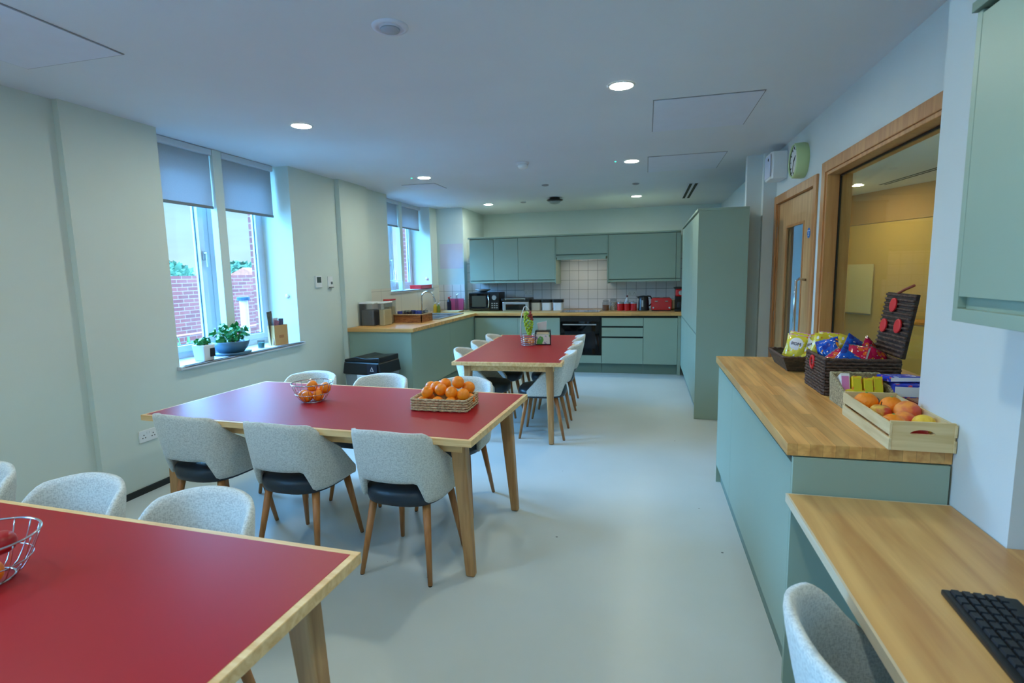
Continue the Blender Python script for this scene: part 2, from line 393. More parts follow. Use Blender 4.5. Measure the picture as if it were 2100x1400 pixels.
def blind_mat():
    m = bpy.data.materials.new('blind_fabric'); m.use_nodes = True; nt = m.node_tree; nt.nodes.clear()
    o = nt.nodes.new('ShaderNodeOutputMaterial'); d = nt.nodes.new('ShaderNodeBsdfDiffuse'); t = nt.nodes.new('ShaderNodeBsdfTranslucent'); mx = nt.nodes.new('ShaderNodeMixShader')
    c = lin((196, 200, 200)); d.inputs['Color'].default_value = (*c, 1); t.inputs['Color'].default_value = (*lin((168, 172, 176)), 1)
    tc = nt.nodes.new('ShaderNodeTexCoord'); n = nt.nodes.new('ShaderNodeTexNoise'); n.inputs['Scale'].default_value = 220
    nt.links.new(tc.outputs['Object'], n.inputs['Vector'])
    r = nt.nodes.new('ShaderNodeMapRange'); r.inputs['To Min'].default_value = 0.82; r.inputs['To Max'].default_value = 1.15
    v = nt.nodes.new('ShaderNodeVectorMath'); v.operation = 'SCALE'; v.inputs[0].default_value = c
    nt.links.new(n.outputs['Fac'], r.inputs['Value']); nt.links.new(r.outputs['Result'], v.inputs['Scale']); nt.links.new(v.outputs['Vector'], d.inputs['Color'])
    mx.inputs['Fac'].default_value = 0.45
    nt.links.new(d.outputs[0], mx.inputs[1]); nt.links.new(t.outputs[0], mx.inputs[2]); nt.links.new(mx.outputs[0], o.inputs['Surface'])
    return m
M['blind'] = blind_mat()

# floor: pale vinyl with faint flecks and soft sheen
def floor_mat():
    m, nt, b = new_mat('vinyl_floor')
    tc = nt.nodes.new('ShaderNodeTexCoord')
    n = nt.nodes.new('ShaderNodeTexNoise'); n.inputs['Scale'].default_value = 1.3; n.inputs['Detail'].default_value = 4
    nt.links.new(tc.outputs['Object'], n.inputs['Vector'])
    cr = nt.nodes.new('ShaderNodeValToRGB'); cr.color_ramp.elements[0].position = 0.3; cr.color_ramp.elements[0].color = (*lin((190, 197, 194)), 1)
    cr.color_ramp.elements[1].position = 0.7; cr.color_ramp.elements[1].color = (*lin((200, 206, 204)), 1)
    nt.links.new(n.outputs['Fac'], cr.inputs['Fac'])
    v = nt.nodes.new('ShaderNodeTexVoronoi'); v.inputs['Scale'].default_value = 3.2
    nt.links.new(tc.outputs['Object'], v.inputs['Vector'])
    lt = nt.nodes.new('ShaderNodeMath'); lt.operation = 'LESS_THAN'; lt.inputs[1].default_value = 0.022
    nt.links.new(v.outputs['Distance'], lt.inputs[0])
    mx = nt.nodes.new('ShaderNodeMix'); mx.data_type = 'RGBA'; nt.links.new(lt.outputs[0], mx.inputs['Factor'])
    nt.links.new(cr.outputs['Color'], mx.inputs[6]); mx.inputs[7].default_value = (*lin((90, 96, 96)), 1)
    nt.links.new(mx.outputs[2], b.inputs['Base Color'])
    b.inputs['Roughness'].default_value = 0.34; b.inputs['Specular IOR Level'].default_value = 0.4
    return m
M['floor'] = floor_mat()
M['tile_b'] = tiles('square_wall_tiles', (224, 226, 230), (150, 158, 164), 0.155, 0.155, plane='XZ')
M['tile_l'] = tiles('large_wall_tiles', (226, 222, 208), (176, 176, 166), 0.60, 0.44, plane='YZ', mortar=0.003)
M['brick'] = tiles('garden_brick', (146, 70, 60), (150, 112, 104), 0.225, 0.070, 0.9, 0.007, 0.5, (120, 56, 50), plane='YZ')
M['brick_x'] = tiles('reveal_brick', (146, 70, 60), (150, 112, 104), 0.225, 0.070, 0.9, 0.007, 0.5, (120, 56, 50), plane='XZ')

# ------------------------------------------------------------------ dimensions (metres; camera stands at x=0, y=0)
ZC = 2.645          # ceiling
XL = -3.51          # left wall face
XR = 1.23           # right wall face
YB = 8.85           # tiled kitchen wall
YW = 9.9            # wall above the kitchen wall's ledge
Y0 = -2.6           # wall behind the camera
# ------------------------------------------------------------------ room shell
B(-4.1, 6.6, Y0 - 0.1, 11.0, -0.12, 0).build('floor', M['floor'])['kind'] = 'structure'
B(-4.1, 6.6, Y0 - 0.1, 11.0, ZC, ZC + 0.15).build('ceiling', M['ceil'])['kind'] = 'structure'
w = MB()
XO = -3.93
WIN = [(-1.05, 0.42, 0.845), (3.31, 4.80, 0.845), (6.90, 8.41, 1.29)]
# left wall: pieces between the window openings (slightly different planes as in the photo)
w.box(XO, -3.555, Y0, -1.05, 0, ZC); w.box(XO, -3.555, 0.42, 2.63, 0, ZC); w.box(XO, -3.555, -1.05, 0.42, 0, 0.845)
w.box(XO, XL, 2.63, 3.31, 0, ZC); w.box(XO, XL, 3.31, 4.80, 0, 0.845); w.box(XO, XL, 4.80, 5.62, 0, ZC)
w.box(XO, -3.45, 5.62, 6.24, 0, ZC)
w.box(XO, XL, 6.24, 6.90, 0, ZC); w.box(XO, XL, 6.90, 8.41, 0, 1.29); w.box(XO, XL, 8.41, YW, 0, ZC)
w.build('wall_left', M['wall'])['kind'] = 'structure'
w = MB(); w.box(XO, 1.6, YW, YW + 0.15, 0, ZC); w.box(XL, -3.03, 8.70, YW, 0, ZC)
w.build('wall_back', M['wall_k'])['kind'] = 'structure'
w = MB(); w.box(-3.03, 1.23, YB, YW, 0, 2.08); w.build('wall_kitchen', M['wall'])['kind'] = 'structure'
w = MB()
w.box(XR, 1.38, 2.23, 2.30, 0, ZC)                       # beside the column
w.box(XR, 1.38, 2.30, 4.29, 0, 0.94); w.box(XR, 1.38, 2.30, 4.29, 2.215, ZC)
w.box(XR, 1.38, 4.29, 4.54, 0, ZC)
w.box(XR, 1.38, 4.54, 5.76, 2.175, ZC); w.box(XR, 1.38, 5.76, 5.82, 0, ZC)
w.box(1.11, 1.38, 5.82, 6.60, 0, ZC); w.box(0.968, 1.11, 5.90, 5.99, 0, ZC); w.box(XR, 1.38, 6.60, YW, 0, ZC)
w.build('wall_right', M['wall_w'])['kind'] = 'structure'
w = MB(); w.box(0.985, 1.60, 1.685, 2.23, 0, ZC); w.build('wall_column', M['wall_w'])['kind'] = 'structure'
w = MB(); w.box(1.45, 1.60, Y0, 1.685, 0, ZC); w.build('wall_niche', M['wall_w'])['kind'] = 'structure'
w = MB(); w.box(-4.1, 1.6, Y0 - 0.12, Y0, 0, ZC); w.build('wall_front', M['wall'])['kind'] = 'structure'
# skirting
w = MB(); w.box(-3.555, -3.543, Y0, 2.63, 0, 0.07); w.box(XL, XL + 0.012, 2.63, 5.60, 0, 0.045)
w.build('baseboard_left', M['skirt'])['kind'] = 'structure'
w = MB(); w.box(1.10, 1.11, 5.83, 6.60, 0, 0.07); w.box(XR - 0.012, XR, 4.30, 4.46, 0, 0.07)
w.build('baseboard_right', M['skirt'])['kind'] = 'structure'
# wall tiles
B(-3.03, 0.56, YB - 0.008, YB, 0.921, 1.80).build('trim_1', M['tile_b'])['kind'] = 'structure'
w = MB(); w.box(XL, XL + 0.008, 6.25, 6.90, 0.921, 1.355); w.box(XL, XL + 0.008, 6.90, 8.41, 0.921, 1.285); w.box(XL, XL + 0.008, 8.41, 8.70, 0.921, 1.355)
w.build('trim_2', M['tile_l'])['kind'] = 'structure'
B(XL, -3.03, 8.692, 8.70, 0.921, 1.355).build('trim_3', M['tile_b'])['kind'] = 'structure'

# ------------------------------------------------------------------ windows on the left
def window(idx, y0, y1, z0, brick=True):
    root = struct('window_%d' % idx)
    ym = y0 + 0.735; xf = -3.86
    f = MB(); t = 0.05
    f.box(xf - 0.06, xf, y0, y0 + t, z0, ZC - 0.002); f.box(xf - 0.06, xf, y1 - t, y1, z0, ZC - 0.002)
    f.box(xf - 0.06, xf, y0 + t, y1 - t, z0, z0 + 0.07); f.box(xf - 0.06, xf, y0 + t, y1 - t, ZC - 0.08, ZC - 0.002)
    f.box(xf - 0.06, xf, ym - 0.035, ym + 0.035, z0 + 0.07, ZC - 0.08)
    f.build('window_frame', M['frame'], root, 0.004)
    for k, (a, b) in enumerate(((y0 + t, ym - 0.035), (ym + 0.035, y1 - t))):
        s = MB(); q = 0.055; za, zb = z0 + 0.07, ZC - 0.08; xa, xb = xf - 0.05, xf + (0.02 if k == 0 else 0.008)
        s.box(xa, xb, a, a + q, za, zb); s.box(xa, xb, b - q, b, za, zb); s.box(xa, xb, a + q, b - q, za, za + q); s.box(xa, xb, a + q, b - q, zb - q, zb)
        so = s.build('sash', M['frame'], root, 0.004)
        g = MB(); g.box(xf - 0.03, xf - 0.024, a + q - 0.005, b - q + 0.005, za + q - 0.005, zb - q + 0.005)
        g.build('pane', M['glass'], so)
        e = MB(); r = 0.006
        e.box(xf - 0.024, xf - 0.016, a + q, a + q + r, za + q, zb - q); e.box(xf - 0.024, xf - 0.016, b - q - r, b - q, za + q, zb - q)
        e.box(xf - 0.024, xf - 0.016, a + q, b - q, za + q, za + q + r)
        e.build('seal', M['frame_dark'], so)
        if k == 0:
            h = MB(); h.box(xb, xb + 0.012, b - 0.042, b - 0.016, 1.70, 1.78); h.box(xb + 0.012, xb + 0.045, b - 0.036, b - 0.022, 1.755, 1.77); h.box(xb + 0.034, xb + 0.047, b - 0.038, b - 0.020, 1.64, 1.77)
            h.build('window_handle', M['steel'], so, 0.003)
    B(-3.72, -3.655, y0 + 0.675, y0 + 0.775, z0 + 0.02, ZC - 0.002).build('mullion_post', M['wall'], root, 0.002)
    s = MB(); s.box(xf, XL + (0.045 if z0 < 1 else 0.03), y0 + 0.001, y1 - 0.001, z0, z0 + 0.018)
    s.box(XL, XL + (0.045 if z0 < 1 else 0.03), y0 - 0.03, y1 + 0.035, z0 - 0.012, z0 + 0.018)
    s.build('window_sill', M['frame'], root, 0.006)
    return root
for i, (a, b, c) in enumerate(WIN): window(i + 1, a, b, c)
# roller blinds
def blind(y0, y1, zb, label):
    t = thing('roller_blind', label, 'blind', (-3.69, (y0 + y1) / 2, zb), 0, 'roller blinds in the left windows')
    h = (y1 - y0) / 2; H = ZC - zb
    B(-0.0012, 0.0012, -h, h, 0, H - 0.02).build('blind_fabric', M['blind'], t)
    B(-0.008, 0.008, -h, h, -0.012, 0.012).build('bottom_bar', M['grey_pl'], t, 0.003)
    m = MB(); m.box(-0.035, 0.035, -h, h, H - 0.055, H - 0.003); m.build('cassette', M['frame'], t, 0.006)
    return t
blind(3.33, 3.98, 2.15, 'partly lowered grey-blue roller blind on the left pane of the nearer window')
blind(4.09, 4.76, 2.15, 'partly lowered grey-blue roller blind on the right pane of the nearer window')
blind(6.93, 7.57, 2.27, 'blue-grey roller blind on the left pane of the window over the sink')
blind(7.68, 8.37, 2.27, 'blue-grey roller blind on the right pane of the window over the sink')

# ------------------------------------------------------------------ outside the windows
B(-60, -3.93, -30, 60, -0.35, -0.20).build('ground', mat('garden_gravel', (196, 198, 190), 0.95, var=0.1, vscale=6))['kind'] = 'structure'
w = MB()
w.box(-4.03, -3.93, 4.80, 6.90, -0.2, 3.6); w.box(-4.03, -3.93, 8.41, 12, -0.2, 3.6); w.box(-4.03, -3.93, 0.42, 3.31, -0.2, 3.6)
w.box(-4.03, -3.93, 3.31, 4.80, -0.2, 0.80); w.box(-4.03, -3.93, 6.90, 8.41, -0.2, 1.25); w.box(-4.03, -3.93, -8, -1.05, -0.2, 3.6); w.box(-4.03, -3.93, -1.05, 0.42, -0.2, 0.8)
w.build('wall_outer', M['brick_x'])['kind'] = 'structure'
tag(B(-8.25, -8.0, 2, 15.8, -0.2, 1.60).build('garden_wall', M['brick']), 'long red brick garden wall seen through the nearer window', 'wall')
tag(B(-6.75, -6.55, 3, 12, -0.2, 0.72).build('planter_wall', M['brick']), 'low red brick planter wall in front of the tall garden wall', 'wall')
c = thing('vent_pipe', 'white vertical pipe with dark cap standing outside the nearer window', 'pipe', (-5.6, 6.45, -0.2))
MB().rod((0, 0, 0), (0, 0, 1.42), 0.055, n=16).build('pipe', M['white'], c, smooth=False)
MB().rod((0, 0, 1.42), (0, 0, 1.47), 0.085, n=16).build('cap', mat('pipe_cap', (40, 70, 90), 0.5), c)
def foliage(cx, cy, cz, rx, ry, rz, n, size, seed):
    rnd = random.Random(seed); m = MB()
    for _ in range(n):
        d = Vector((rnd.gauss(0, 1), rnd.gauss(0, 1), rnd.gauss(0, 1))).normalized() * (0.55 + 0.45 * rnd.random())
        p = Vector((cx + d.x * rx, cy + d.y * ry, cz + d.z * rz))
        a = Vector((rnd.gauss(0, 1), rnd.gauss(0, 1), rnd.gauss(0, 1))).normalized(); u = a.orthogonal().normalized(); s = size * (0.6 + 0.8 * rnd.random())
        m.add([p - a * s, p + u * s * 0.55, p + a * s, p - u * s * 0.55], [(0, 1, 2, 3)])
    return m
treem = mat('tree_foliage', (70, 92, 66), 0.9, var=0.3, vscale=2)
for i, (x, y, h, r, lab) in enumerate(((-30, 25.5, 3.2, 3.6, 'broad hazy green tree beyond the garden wall, left pane'), (-34, 38.5, 3.3, 2.6, 'distant green tree beyond the garden wall, right pane'), (-38, 33, 3.0, 3.0, 'low distant tree behind the window post beyond the garden wall'))):
    t = thing('tree', lab, 'tree', (x, y, -0.2), 0, 'trees beyond the garden wall')
    MB().rod((0, 0, 0), (0, 0, h * 0.7), 0.22, 0.1).build('trunk', mat('bark', (90, 76, 62), 0.9), t)
    foliage(0, 0, h * 0.55, r, r, h * 0.42, 2600, 0.26, i).build('crown', treem, t)
h = thing('house', 'distant house with an orange tiled roof above the garden wall', 'house', (-26, 33.5, -0.2))
B(-2, 2, -3.2, 3.2, 0, 1.5).build('house_wall', mat('house_render', (130, 116, 106), 0.9), h)
MB().prism([(-2.3, 1.5), (2.3, 1.5), (0, 2.45)], -3.4, 3.4, 'Y').build('roof', mat('roof_tiles', (150, 76, 52), 0.9, var=0.2, vscale=8), h)
for i, (x, y, s, lab) in enumerate(((-5.0, 4.4, 0.30, 'spiky blue-green garden plant outside, behind the small white pot'), (-5.2, 5.1, 0.34, 'grassy garden plant outside between the window sashes'), (-5.0, 5.9, 0.26, 'low garden plant at the foot of the white outdoor pipe'))):
    m = MB(); rnd = random.Random(40 + i)
    for _ in range(60):
        a = rnd.random() * 2 * PI; rr = s * (0.4 + rnd.random() * 0.9); hh = s * (0.8 + rnd.random() * 1.4)
        d = Vector((math.cos(a), math.sin(a), 0)); n_ = Vector((-d.y, d.x, 0)) * 0.012
        p0 = d * 0.03; p1 = d * rr * 0.5 + Vector((0, 0, hh)); p2 = d * rr + Vector((0, 0, hh * 0.75))
        m.add([p0 - n_, p0 + n_, p1 + n_, p2, p1 - n_], [(0, 1, 2, 4), (4, 2, 3)])
    o = m.build('garden_plant', M['leaf2'] if i == 1 else M['pot_blue'] if i == 0 else M['leaf'], None, loc=(x, y, -0.2 + 0.32 if i < 2 else 0.1)); tag(o, lab, 'plant')
tag(B(-5.9, -4.6, 3.2, 7.2, -0.2, 0.14).build('planting_bed', M['soil']), 'dark planting bed on the ground outside the nearer window', 'flower bed')

# ------------------------------------------------------------------ ceiling fittings
lamp_em = emis('lamp_diffuser', (250, 255, 234), 215)
proto = None
LAMPS = [(-0.16, 3.45, 'large lit round downlight nearest the camera, right row'), (-2.49, 3.60, 'lit round downlight in front of the nearer window'),
         (-0.16, 5.76, 'lit round downlight in the middle of the right row'), (-2.50, 5.88, 'lit round downlight beside the small square ceiling panel'),
         (-0.16, 8.42, 'small lit round downlight above the hob end of the kitchen'), (-2.50, 8.46, 'small lit round downlight near the far left kitchen corner'),
         (-0.16, 1.10, 'lit downlight overhead, right row beside the camera'), (-2.49, 1.20, 'lit downlight overhead, left row above the nearest table'),
         (-0.16, -1.25, 'lit downlight behind the camera, right row'), (-2.49, -1.20, 'lit downlight behind the camera, left row')]
for x, y, lab in LAMPS:
    if proto is None:
        proto = thing('ceiling_downlight', lab, 'ceiling light', (x, y, ZC), 0, 'round downlights')
        MB().lathe([(0.068, -0.001), (0.070, -0.006), (0.082, -0.005), (0.084, -0.0005)], n=32, cap=False).build('trim_ring', M['white'], proto, smooth=True)
        MB().lathe([(0.068, -0.0022), (0.068, -0.0040)], n=32).build('diffuser', lamp_em, proto)
    else: dup(proto, (x, y, ZC), 0, lab)
t = thing('ceiling_speaker', 'unlit round white ceiling fitting at the top of the photo', 'ceiling speaker', (-1.136, 2.35, ZC))
MB().lathe([(0.0, -0.012), (0.045, -0.012), (0.048, -0.004), (0.056, -0.004), (0.060, -0.010), (0.078, -0.008), (0.082, -0.0005)], n=32, cap=False).build('rim', M['ceil_panel'], t, smooth=True)
MB().lathe([(0.045, -0.013), (0.040, -0.020), (0.0, -0.021)], n=32).build('grille', mat('grille_grey', (170, 174, 186), 0.6), t, smooth=True)
t = thing('smoke_detector', 'white dome smoke detector in the middle of the ceiling', 'smoke detector', (-1.233, 5.45, ZC))
MB().lathe([(0.062, -0.0005), (0.062, -0.022)], n=28).build('base', M['white'], t, 0.003)
MB().lathe([(0.052, -0.022), (0.052, -0.044), (0.040, -0.060), (0.020, -0.066)], n=28).build('dome', M['white'], t, smooth=True)
t = thing('ceiling_sensor', 'black saucer-shaped sensor on the ceiling towards the kitchen', 'sensor', (-1.349, 8.1, ZC))
MB().lathe([(0.075, -0.0005), (0.075, -0.03)], n=28).build('base', M['black'], t)
MB().lathe([(0.12, -0.03), (0.125, -0.042), (0.10, -0.055)], n=28).build('rim', M['black'], t, smooth=True)
MB().lathe([(0.10, -0.052), (0.07, -0.085), (0.03, -0.095)], n=28).build('dome', mat('sensor_dome', (150, 164, 164), 0.4), t, smooth=True)
for x, y, s, lab in ((-1.904, 8.40, 0.045, 'tiny round ceiling sensor between two kitchen downlights'), (-1.272, 6.90, 0.045, 'small flat ceiling disc in front of the black sensor'), (-0.145, 7.22, 0.045, 'small flat ceiling disc in the right row of lights')):
    tag(MB().lathe([(s, -0.0005), (s, -0.008), (s * 0.6, -0.016)], n=20).build('ceiling_disc', mat('disc_grey', (150, 150, 156), 0.6), None, loc=(x, y, ZC)), lab, 'sensor', 'small ceiling discs')
led = emis('green_led', (60, 230, 190), 2.0)
for x, y, lab in ((-0.321, 5.72, 'tiny green indicator light left of the middle right downlight'), (-2.648, 5.86, 'tiny green indicator light left of the middle left downlight')):
    tag(MB().lathe([(0.010, 0.0), (0.008, -0.006)], n=12).build('indicator_light', led, None, loc=(x, y, ZC)), lab, 'indicator light')
for x0, x1, y0, y1, lab in ((0.03, 0.72, 3.80, 4.62, 'large white ceiling access panel right of the nearest downlight'), (0.0, 0.74, 5.60, 6.45, 'white ceiling access panel left of the wall clock'),
                            (-3.16, -2.52, 1.45, 2.24, 'white ceiling access panel in the top left corner of the photo'), (-2.97, -2.53, 6.26, 6.68, 'small square ceiling access panel near the sink window')):
    t = thing('access_panel', lab, 'ceiling panel', ((x0 + x1) / 2, (y0 + y1) / 2, ZC), 0, 'ceiling access panels')
    a, b = (x1 - x0) / 2, (y1 - y0) / 2
    m = MB(); g = 0.006
    m.box(-a, a, -b, -b + g, -0.004, -0.0003); m.box(-a, a, b - g, b, -0.004, -0.0003); m.box(-a, -a + g, -b + g, b - g, -0.004, -0.0003); m.box(a - g, a, -b + g, b - g, -0.004, -0.0003)
    m.build('panel_frame', mat('panel_gap', (150, 154, 160), 0.8), t)
    B(-a + g + 0.001, a - g - 0.001, -b + g + 0.001, b - g - 0.001, -0.006, -0.0003).build('panel_door', M['ceil_panel'], t)
t = thing('slot_vent', 'dark twin slot air vent in the ceiling near the tall cabinet', 'vent', (0.585, 8.2, ZC))
B(-0.075, 0.075, -0.75, 0.75, -0.004, -0.0003).build('vent_frame', M['ceil_panel'], t)
for s in (-1, 1): B(s * 0.034 - 0.018, s * 0.034 + 0.018, -0.73, 0.73, -0.006, -0.0045).build('slot', M['gap'], t)

# ------------------------------------------------------------------ fitted kitchen
SG = M['sage']
def front_unit(name, label, x0, x1, z0=0.155, z1=0.872, y=7.985, depth=0.84, splits=None, group='base cabinets under the back worktop', cat='cabinet'):
    """base unit facing -y; splits = list of (za, zb, kind)"""
    t = thing(name, label, cat, ((x0 + x1) / 2, y, 0), 0, group)
    h = (x1 - x0) / 2
    B(-h, h, 0.02, depth, z0, z1).build('cabinet_body', M['gap'], t)
    B(-h, h, 0.06, 0.075, 0, z0).build('plinth', M['sage_dark'], t)
    for a, b, k in splits or [(z0, z1 - 0.03, 'door')]:
        B(-h + 0.0015, h - 0.0015, 0, 0.02, a, b).build(k, SG, t, 0.0015)
    return t
front_unit('base_cabinet', 'sage base cabinet in the back left corner by the sink run', -2.638, -1.93)
front_unit('base_cabinet', 'sage base cabinet just left of the oven', -1.93, -1.27)
# oven housing + oven
t = front_unit('oven_housing', 'sage cabinet housing around the black oven', -1.27, -0.645, splits=[(0.155, 0.275, 'door')])
o = thing('oven', 'black built-in oven with a steel bar handle', 'oven', (-0.965, 7.975, 0.29))
B(-0.295, 0.295, 0, 0.028, 0, 0.575).build('oven_door', M['black_gl'], o, 0.004)
B(-0.23, 0.23, -0.003, 0.0, 0.09, 0.35).build('oven_window', mat('oven_window', (34, 36, 40), 0.05), o)
m = MB(); m.rod((-0.25, -0.045, 0.455), (0.25, -0.045, 0.455), 0.009, n=10); m.rod((-0.22, -0.045, 0.455), (-0.22, 0, 0.455), 0.006); m.rod((0.22, -0.045, 0.455), (0.22, 0, 0.455), 0.006)
m.build('handle', M['steel'], o)
B(-0.295, 0.295, -0.002, 0.0, 0.50, 0.575).build('control_panel', M['black'], o)
front_unit('drawer_cabinet', 'sage cabinet with two slim drawers over a deep one, right of the oven', -0.64, -0.035, splits=[(0.155, 0.54, 'drawer'), (0.565, 0.695, 'drawer'), (0.72, 0.842, 'drawer')])
front_unit('base_cabinet', 'plain sage single-door base cabinet beside the tall cupboards', -0.033, 0.45)
B(0.452, 0.492, 7.985, 8.06, 0, 0.872).build('corner_post', SG); tag(bpy.data.objects['corner_post'], 'narrow sage filler strip where back cabinets meet the tall cupboards', 'filler panel')
# left run (peninsula end at y 5.62)
def left_unit(y0, y1, label, end=False):
    t = thing('base_cabinet', label, 'cabinet', (-2.64, (y0 + y1) / 2, 0), 0, 'base cabinets under the sink worktop')
    h = (y1 - y0) / 2
    B(-0.80, -0.02, -h, h, 0.155, 0.872).build('cabinet_body', M['gap'], t)
    B(-0.075, -0.06, -h, h, 0, 0.155).build('plinth', M['sage_dark'], t)
    B(-0.02, 0, -h + 0.001, h - 0.001, 0.155, 0.868).build('door', SG, t, 0.0015)
    if end: B(-0.803, 0, -h - 0.02, -h, 0, 0.872).build('end_panel', SG, t, 0.001)
    return t
left_unit(5.66, 6.90, 'long plain sage cabinet at the near end of the sink run beside the bin', True)
left_unit(6.90, 7.984, 'plain sage cabinet under the sink')
# worktops
wt = MB(); wt.prism([(-3.445, 5.61), (-2.60, 5.61), (-2.60, 7.95), (0.56, 7.95), (0.56, 8.84), (-3.025, 8.84), (-3.025, 8.69), (-3.500, 8.69), (-3.500, 6.243), (-3.445, 6.243)], 0.876, 0.92)
tag(wt.build('kitchen_worktop', M['oakx'], None, 0.003), 'L-shaped oak worktop running under the sink window and along the back wall', 'worktop')
# wall units
def wall_unit(x0, x1, z0, label, name='wall_cabinet', hood=False, z1=2.085):
    t = thing(name, label, 'cabinet' if not hood else 'extractor hood', ((x0 + x1) / 2, 8.33, z0), 0, 'wall cabinets on the back wall')
    h = (x1 - x0) / 2; H = z1 - z0
    B(-h, h, 0.021, 0.515, 0.03, H).build('cabinet_body', M['sage_dark'], t)
    B(-h, h, 0.004, 0.515, 0, 0.03).build('bottom_rail', SG, t, 0.002)
    B(-h + 0.0015, h - 0.0015, 0, 0.02, 0.045, H - 0.004).build('door', SG, t, 0.0015)
    if hood:
        MB().box(-h + 0.02, h - 0.02, -0.03, 0.40, -0.025, 0.0).box(-h + 0.02, h - 0.02, -0.03, -0.022, -0.040, -0.025).build('extractor', SG, t)
        B(-h + 0.12, h - 0.12, 0.12, 0.16, -0.0285, -0.0255).build('lamp_strip', emis('hood_lamp', (255, 240, 214), 14), t)
    return t
wall_unit(-2.80, -2.395, 1.375, 'narrow sage wall cabinet in the left corner above the microwave')
wall_unit(-2.393, -1.99, 1.375, 'sage wall cabinet second from the left corner')
wall_unit(-1.988, -1.395, 1.375, 'wide sage wall cabinet left of the hob')
wall_unit(-1.378, -0.583, 1.76, 'short sage cabinet with a built-in extractor above the hob', 'hood_cabinet', True)
wall_unit(-0.565, 0.425, 1.365, 'very wide sage wall cabinet above the kettle and toaster')
wall_unit(0.428, 0.492, 1.365, 'slim sage filler cabinet against the tall cupboards', 'filler_cabinet')
o = B(-1.393, -1.380, 8.325, 8.84, 1.345, 2.085).build('side_panel', SG); tag(o, 'thin sage side panel left of the hob recess', 'panel')
o = B(-0.581, -0.567, 8.325, 8.84, 1.345, 2.085).build('side_panel', SG); tag(o, 'thin sage side panel right of the hob recess', 'panel')
o = B(-2.82, 0.492, 8.31, 8.846, 2.088, 2.112).build('top_panel', SG, None, 0.002); tag(o, 'long sage cornice panel lying on top of the wall cabinets', 'cornice')
# tall bank facing -x
for k, (a, b, lab) in enumerate(((5.64, 6.24, 'nearest tall sage cupboard with its wide end panel facing the tables'), (6.24, 6.84, 'second tall sage cupboard from the camera'), (6.84, 7.44, 'third tall sage cupboard, towards the kitchen corner'), (7.44, 7.98, 'farthest tall sage cupboard next to the back worktop'))):
    t = thing('tall_cupboard', lab, 'cupboard', (0.494, (a + b) / 2, 0), 0, 'tall cupboards on the right of the kitchen'); h = (b - a) / 2
    B(0.02, 0.46 if a < 6.6 else 0.70, -h, h, 0.15, 2.09).build('cabinet_body', SG, t)
    B(0.05, 0.065, -h, h, 0, 0.15).build('plinth', M['sage_dark'], t)
    B(0, 0.02, -h + 0.0015, h - 0.0015, 0.15, 0.868).build('lower_door', SG, t, 0.0015)
    B(0, 0.02, -h + 0.0015, h - 0.0015, 0.888, 2.085).build('upper_door', SG, t, 0.0015)
    B(0.004, 0.02, -h, h, 0.868, 0.888).build('grip_rail', M['sage_dark'], t)
    if k == 0: B(0, 0.463, -h - 0.02, -h, 0, 2.10).build('end_panel', SG, t, 0.001)
    B(-0.012, 0.463 if a < 6.6 else 0.70, -h - (0.03 if k == 0 else 0), h, 2.10, 2.122).build('cornice', SG, t, 0.002)

# ------------------------------------------------------------------ things on the kitchen worktops
ZT = 0.9205
def at_y(name, label, cat, x, y, z=ZT, rz=0, group=None): return thing(name, label, cat, (x, y, z), rz, group)
# hob
t = at_y('hob', 'black glass hob set into the oak worktop above the oven', 'hob', -0.985, 8.31, ZT)
MB().prism(rrect(0.60, 0.52, 0.03), 0, 0.006).build('hob_glass', M['black_gl'], t)
for x, y, r in ((-0.15, -0.12, 0.075), (0.15, -0.12, 0.09), (-0.15, 0.12, 0.09), (0.15, 0.12, 0.075)):
    MB().tube(ring((x, y, 0.0065), r, 40), 0.0015, 5, True).build('cooking_zone', M['grey_pl'], t)
# microwave
t = at_y('microwave', 'black microwave with a curved silver handle in the far left corner', 'microwave', -2.59, 8.56)
B(-0.26, 0.26, -0.19, 0.19, 0.012, 0.30).build('casing', M['black'], t, 0.01)
B(-0.255, 0.10, -0.205, -0.19, 0.02, 0.29).build('door', M['black_gl'], t, 0.004)
B(-0.20, 0.04, -0.207, -0.205, 0.07, 0.25).build('window', mat('oven_mesh', (70, 66, 54), 0.2), t)
MB().tube([(0.075 + 0.0, -0.205, 0.05), (0.095, -0.232, 0.10), (0.10, -0.238, 0.155), (0.095, -0.232, 0.21), (0.075, -0.205, 0.26)], 0.010, 8).build('handle', M['chrome'], t, smooth=True)
B(0.11, 0.255, -0.203, -0.19, 0.02, 0.29).build('control_panel', M['black'], t)
MB().lathe([(0.042, 0), (0.038, -0.02)], (0.185, -0.203, 0.22), 24, 'Y').build('dial', M['steel'], t)
for z in (0.055, 0.09, 0.125):
    for x in (0.145, 0.185, 0.225): B(x - 0.012, x + 0.012, -0.206, -0.203, z - 0.008, z + 0.008).build('button', M['steel'], t)
# bowl on the microwave
tag(MB().lathe([(0.05, 0.0), (0.06, 0.005), (0.14, 0.05), (0.135, 0.052), (0.05, 0.012)], n=28).build('serving_bowl', M['steel'], None, smooth=True, loc=(-2.66, 8.56, ZT + 0.302)), 'shallow steel bowl on top of the microwave', 'bowl')
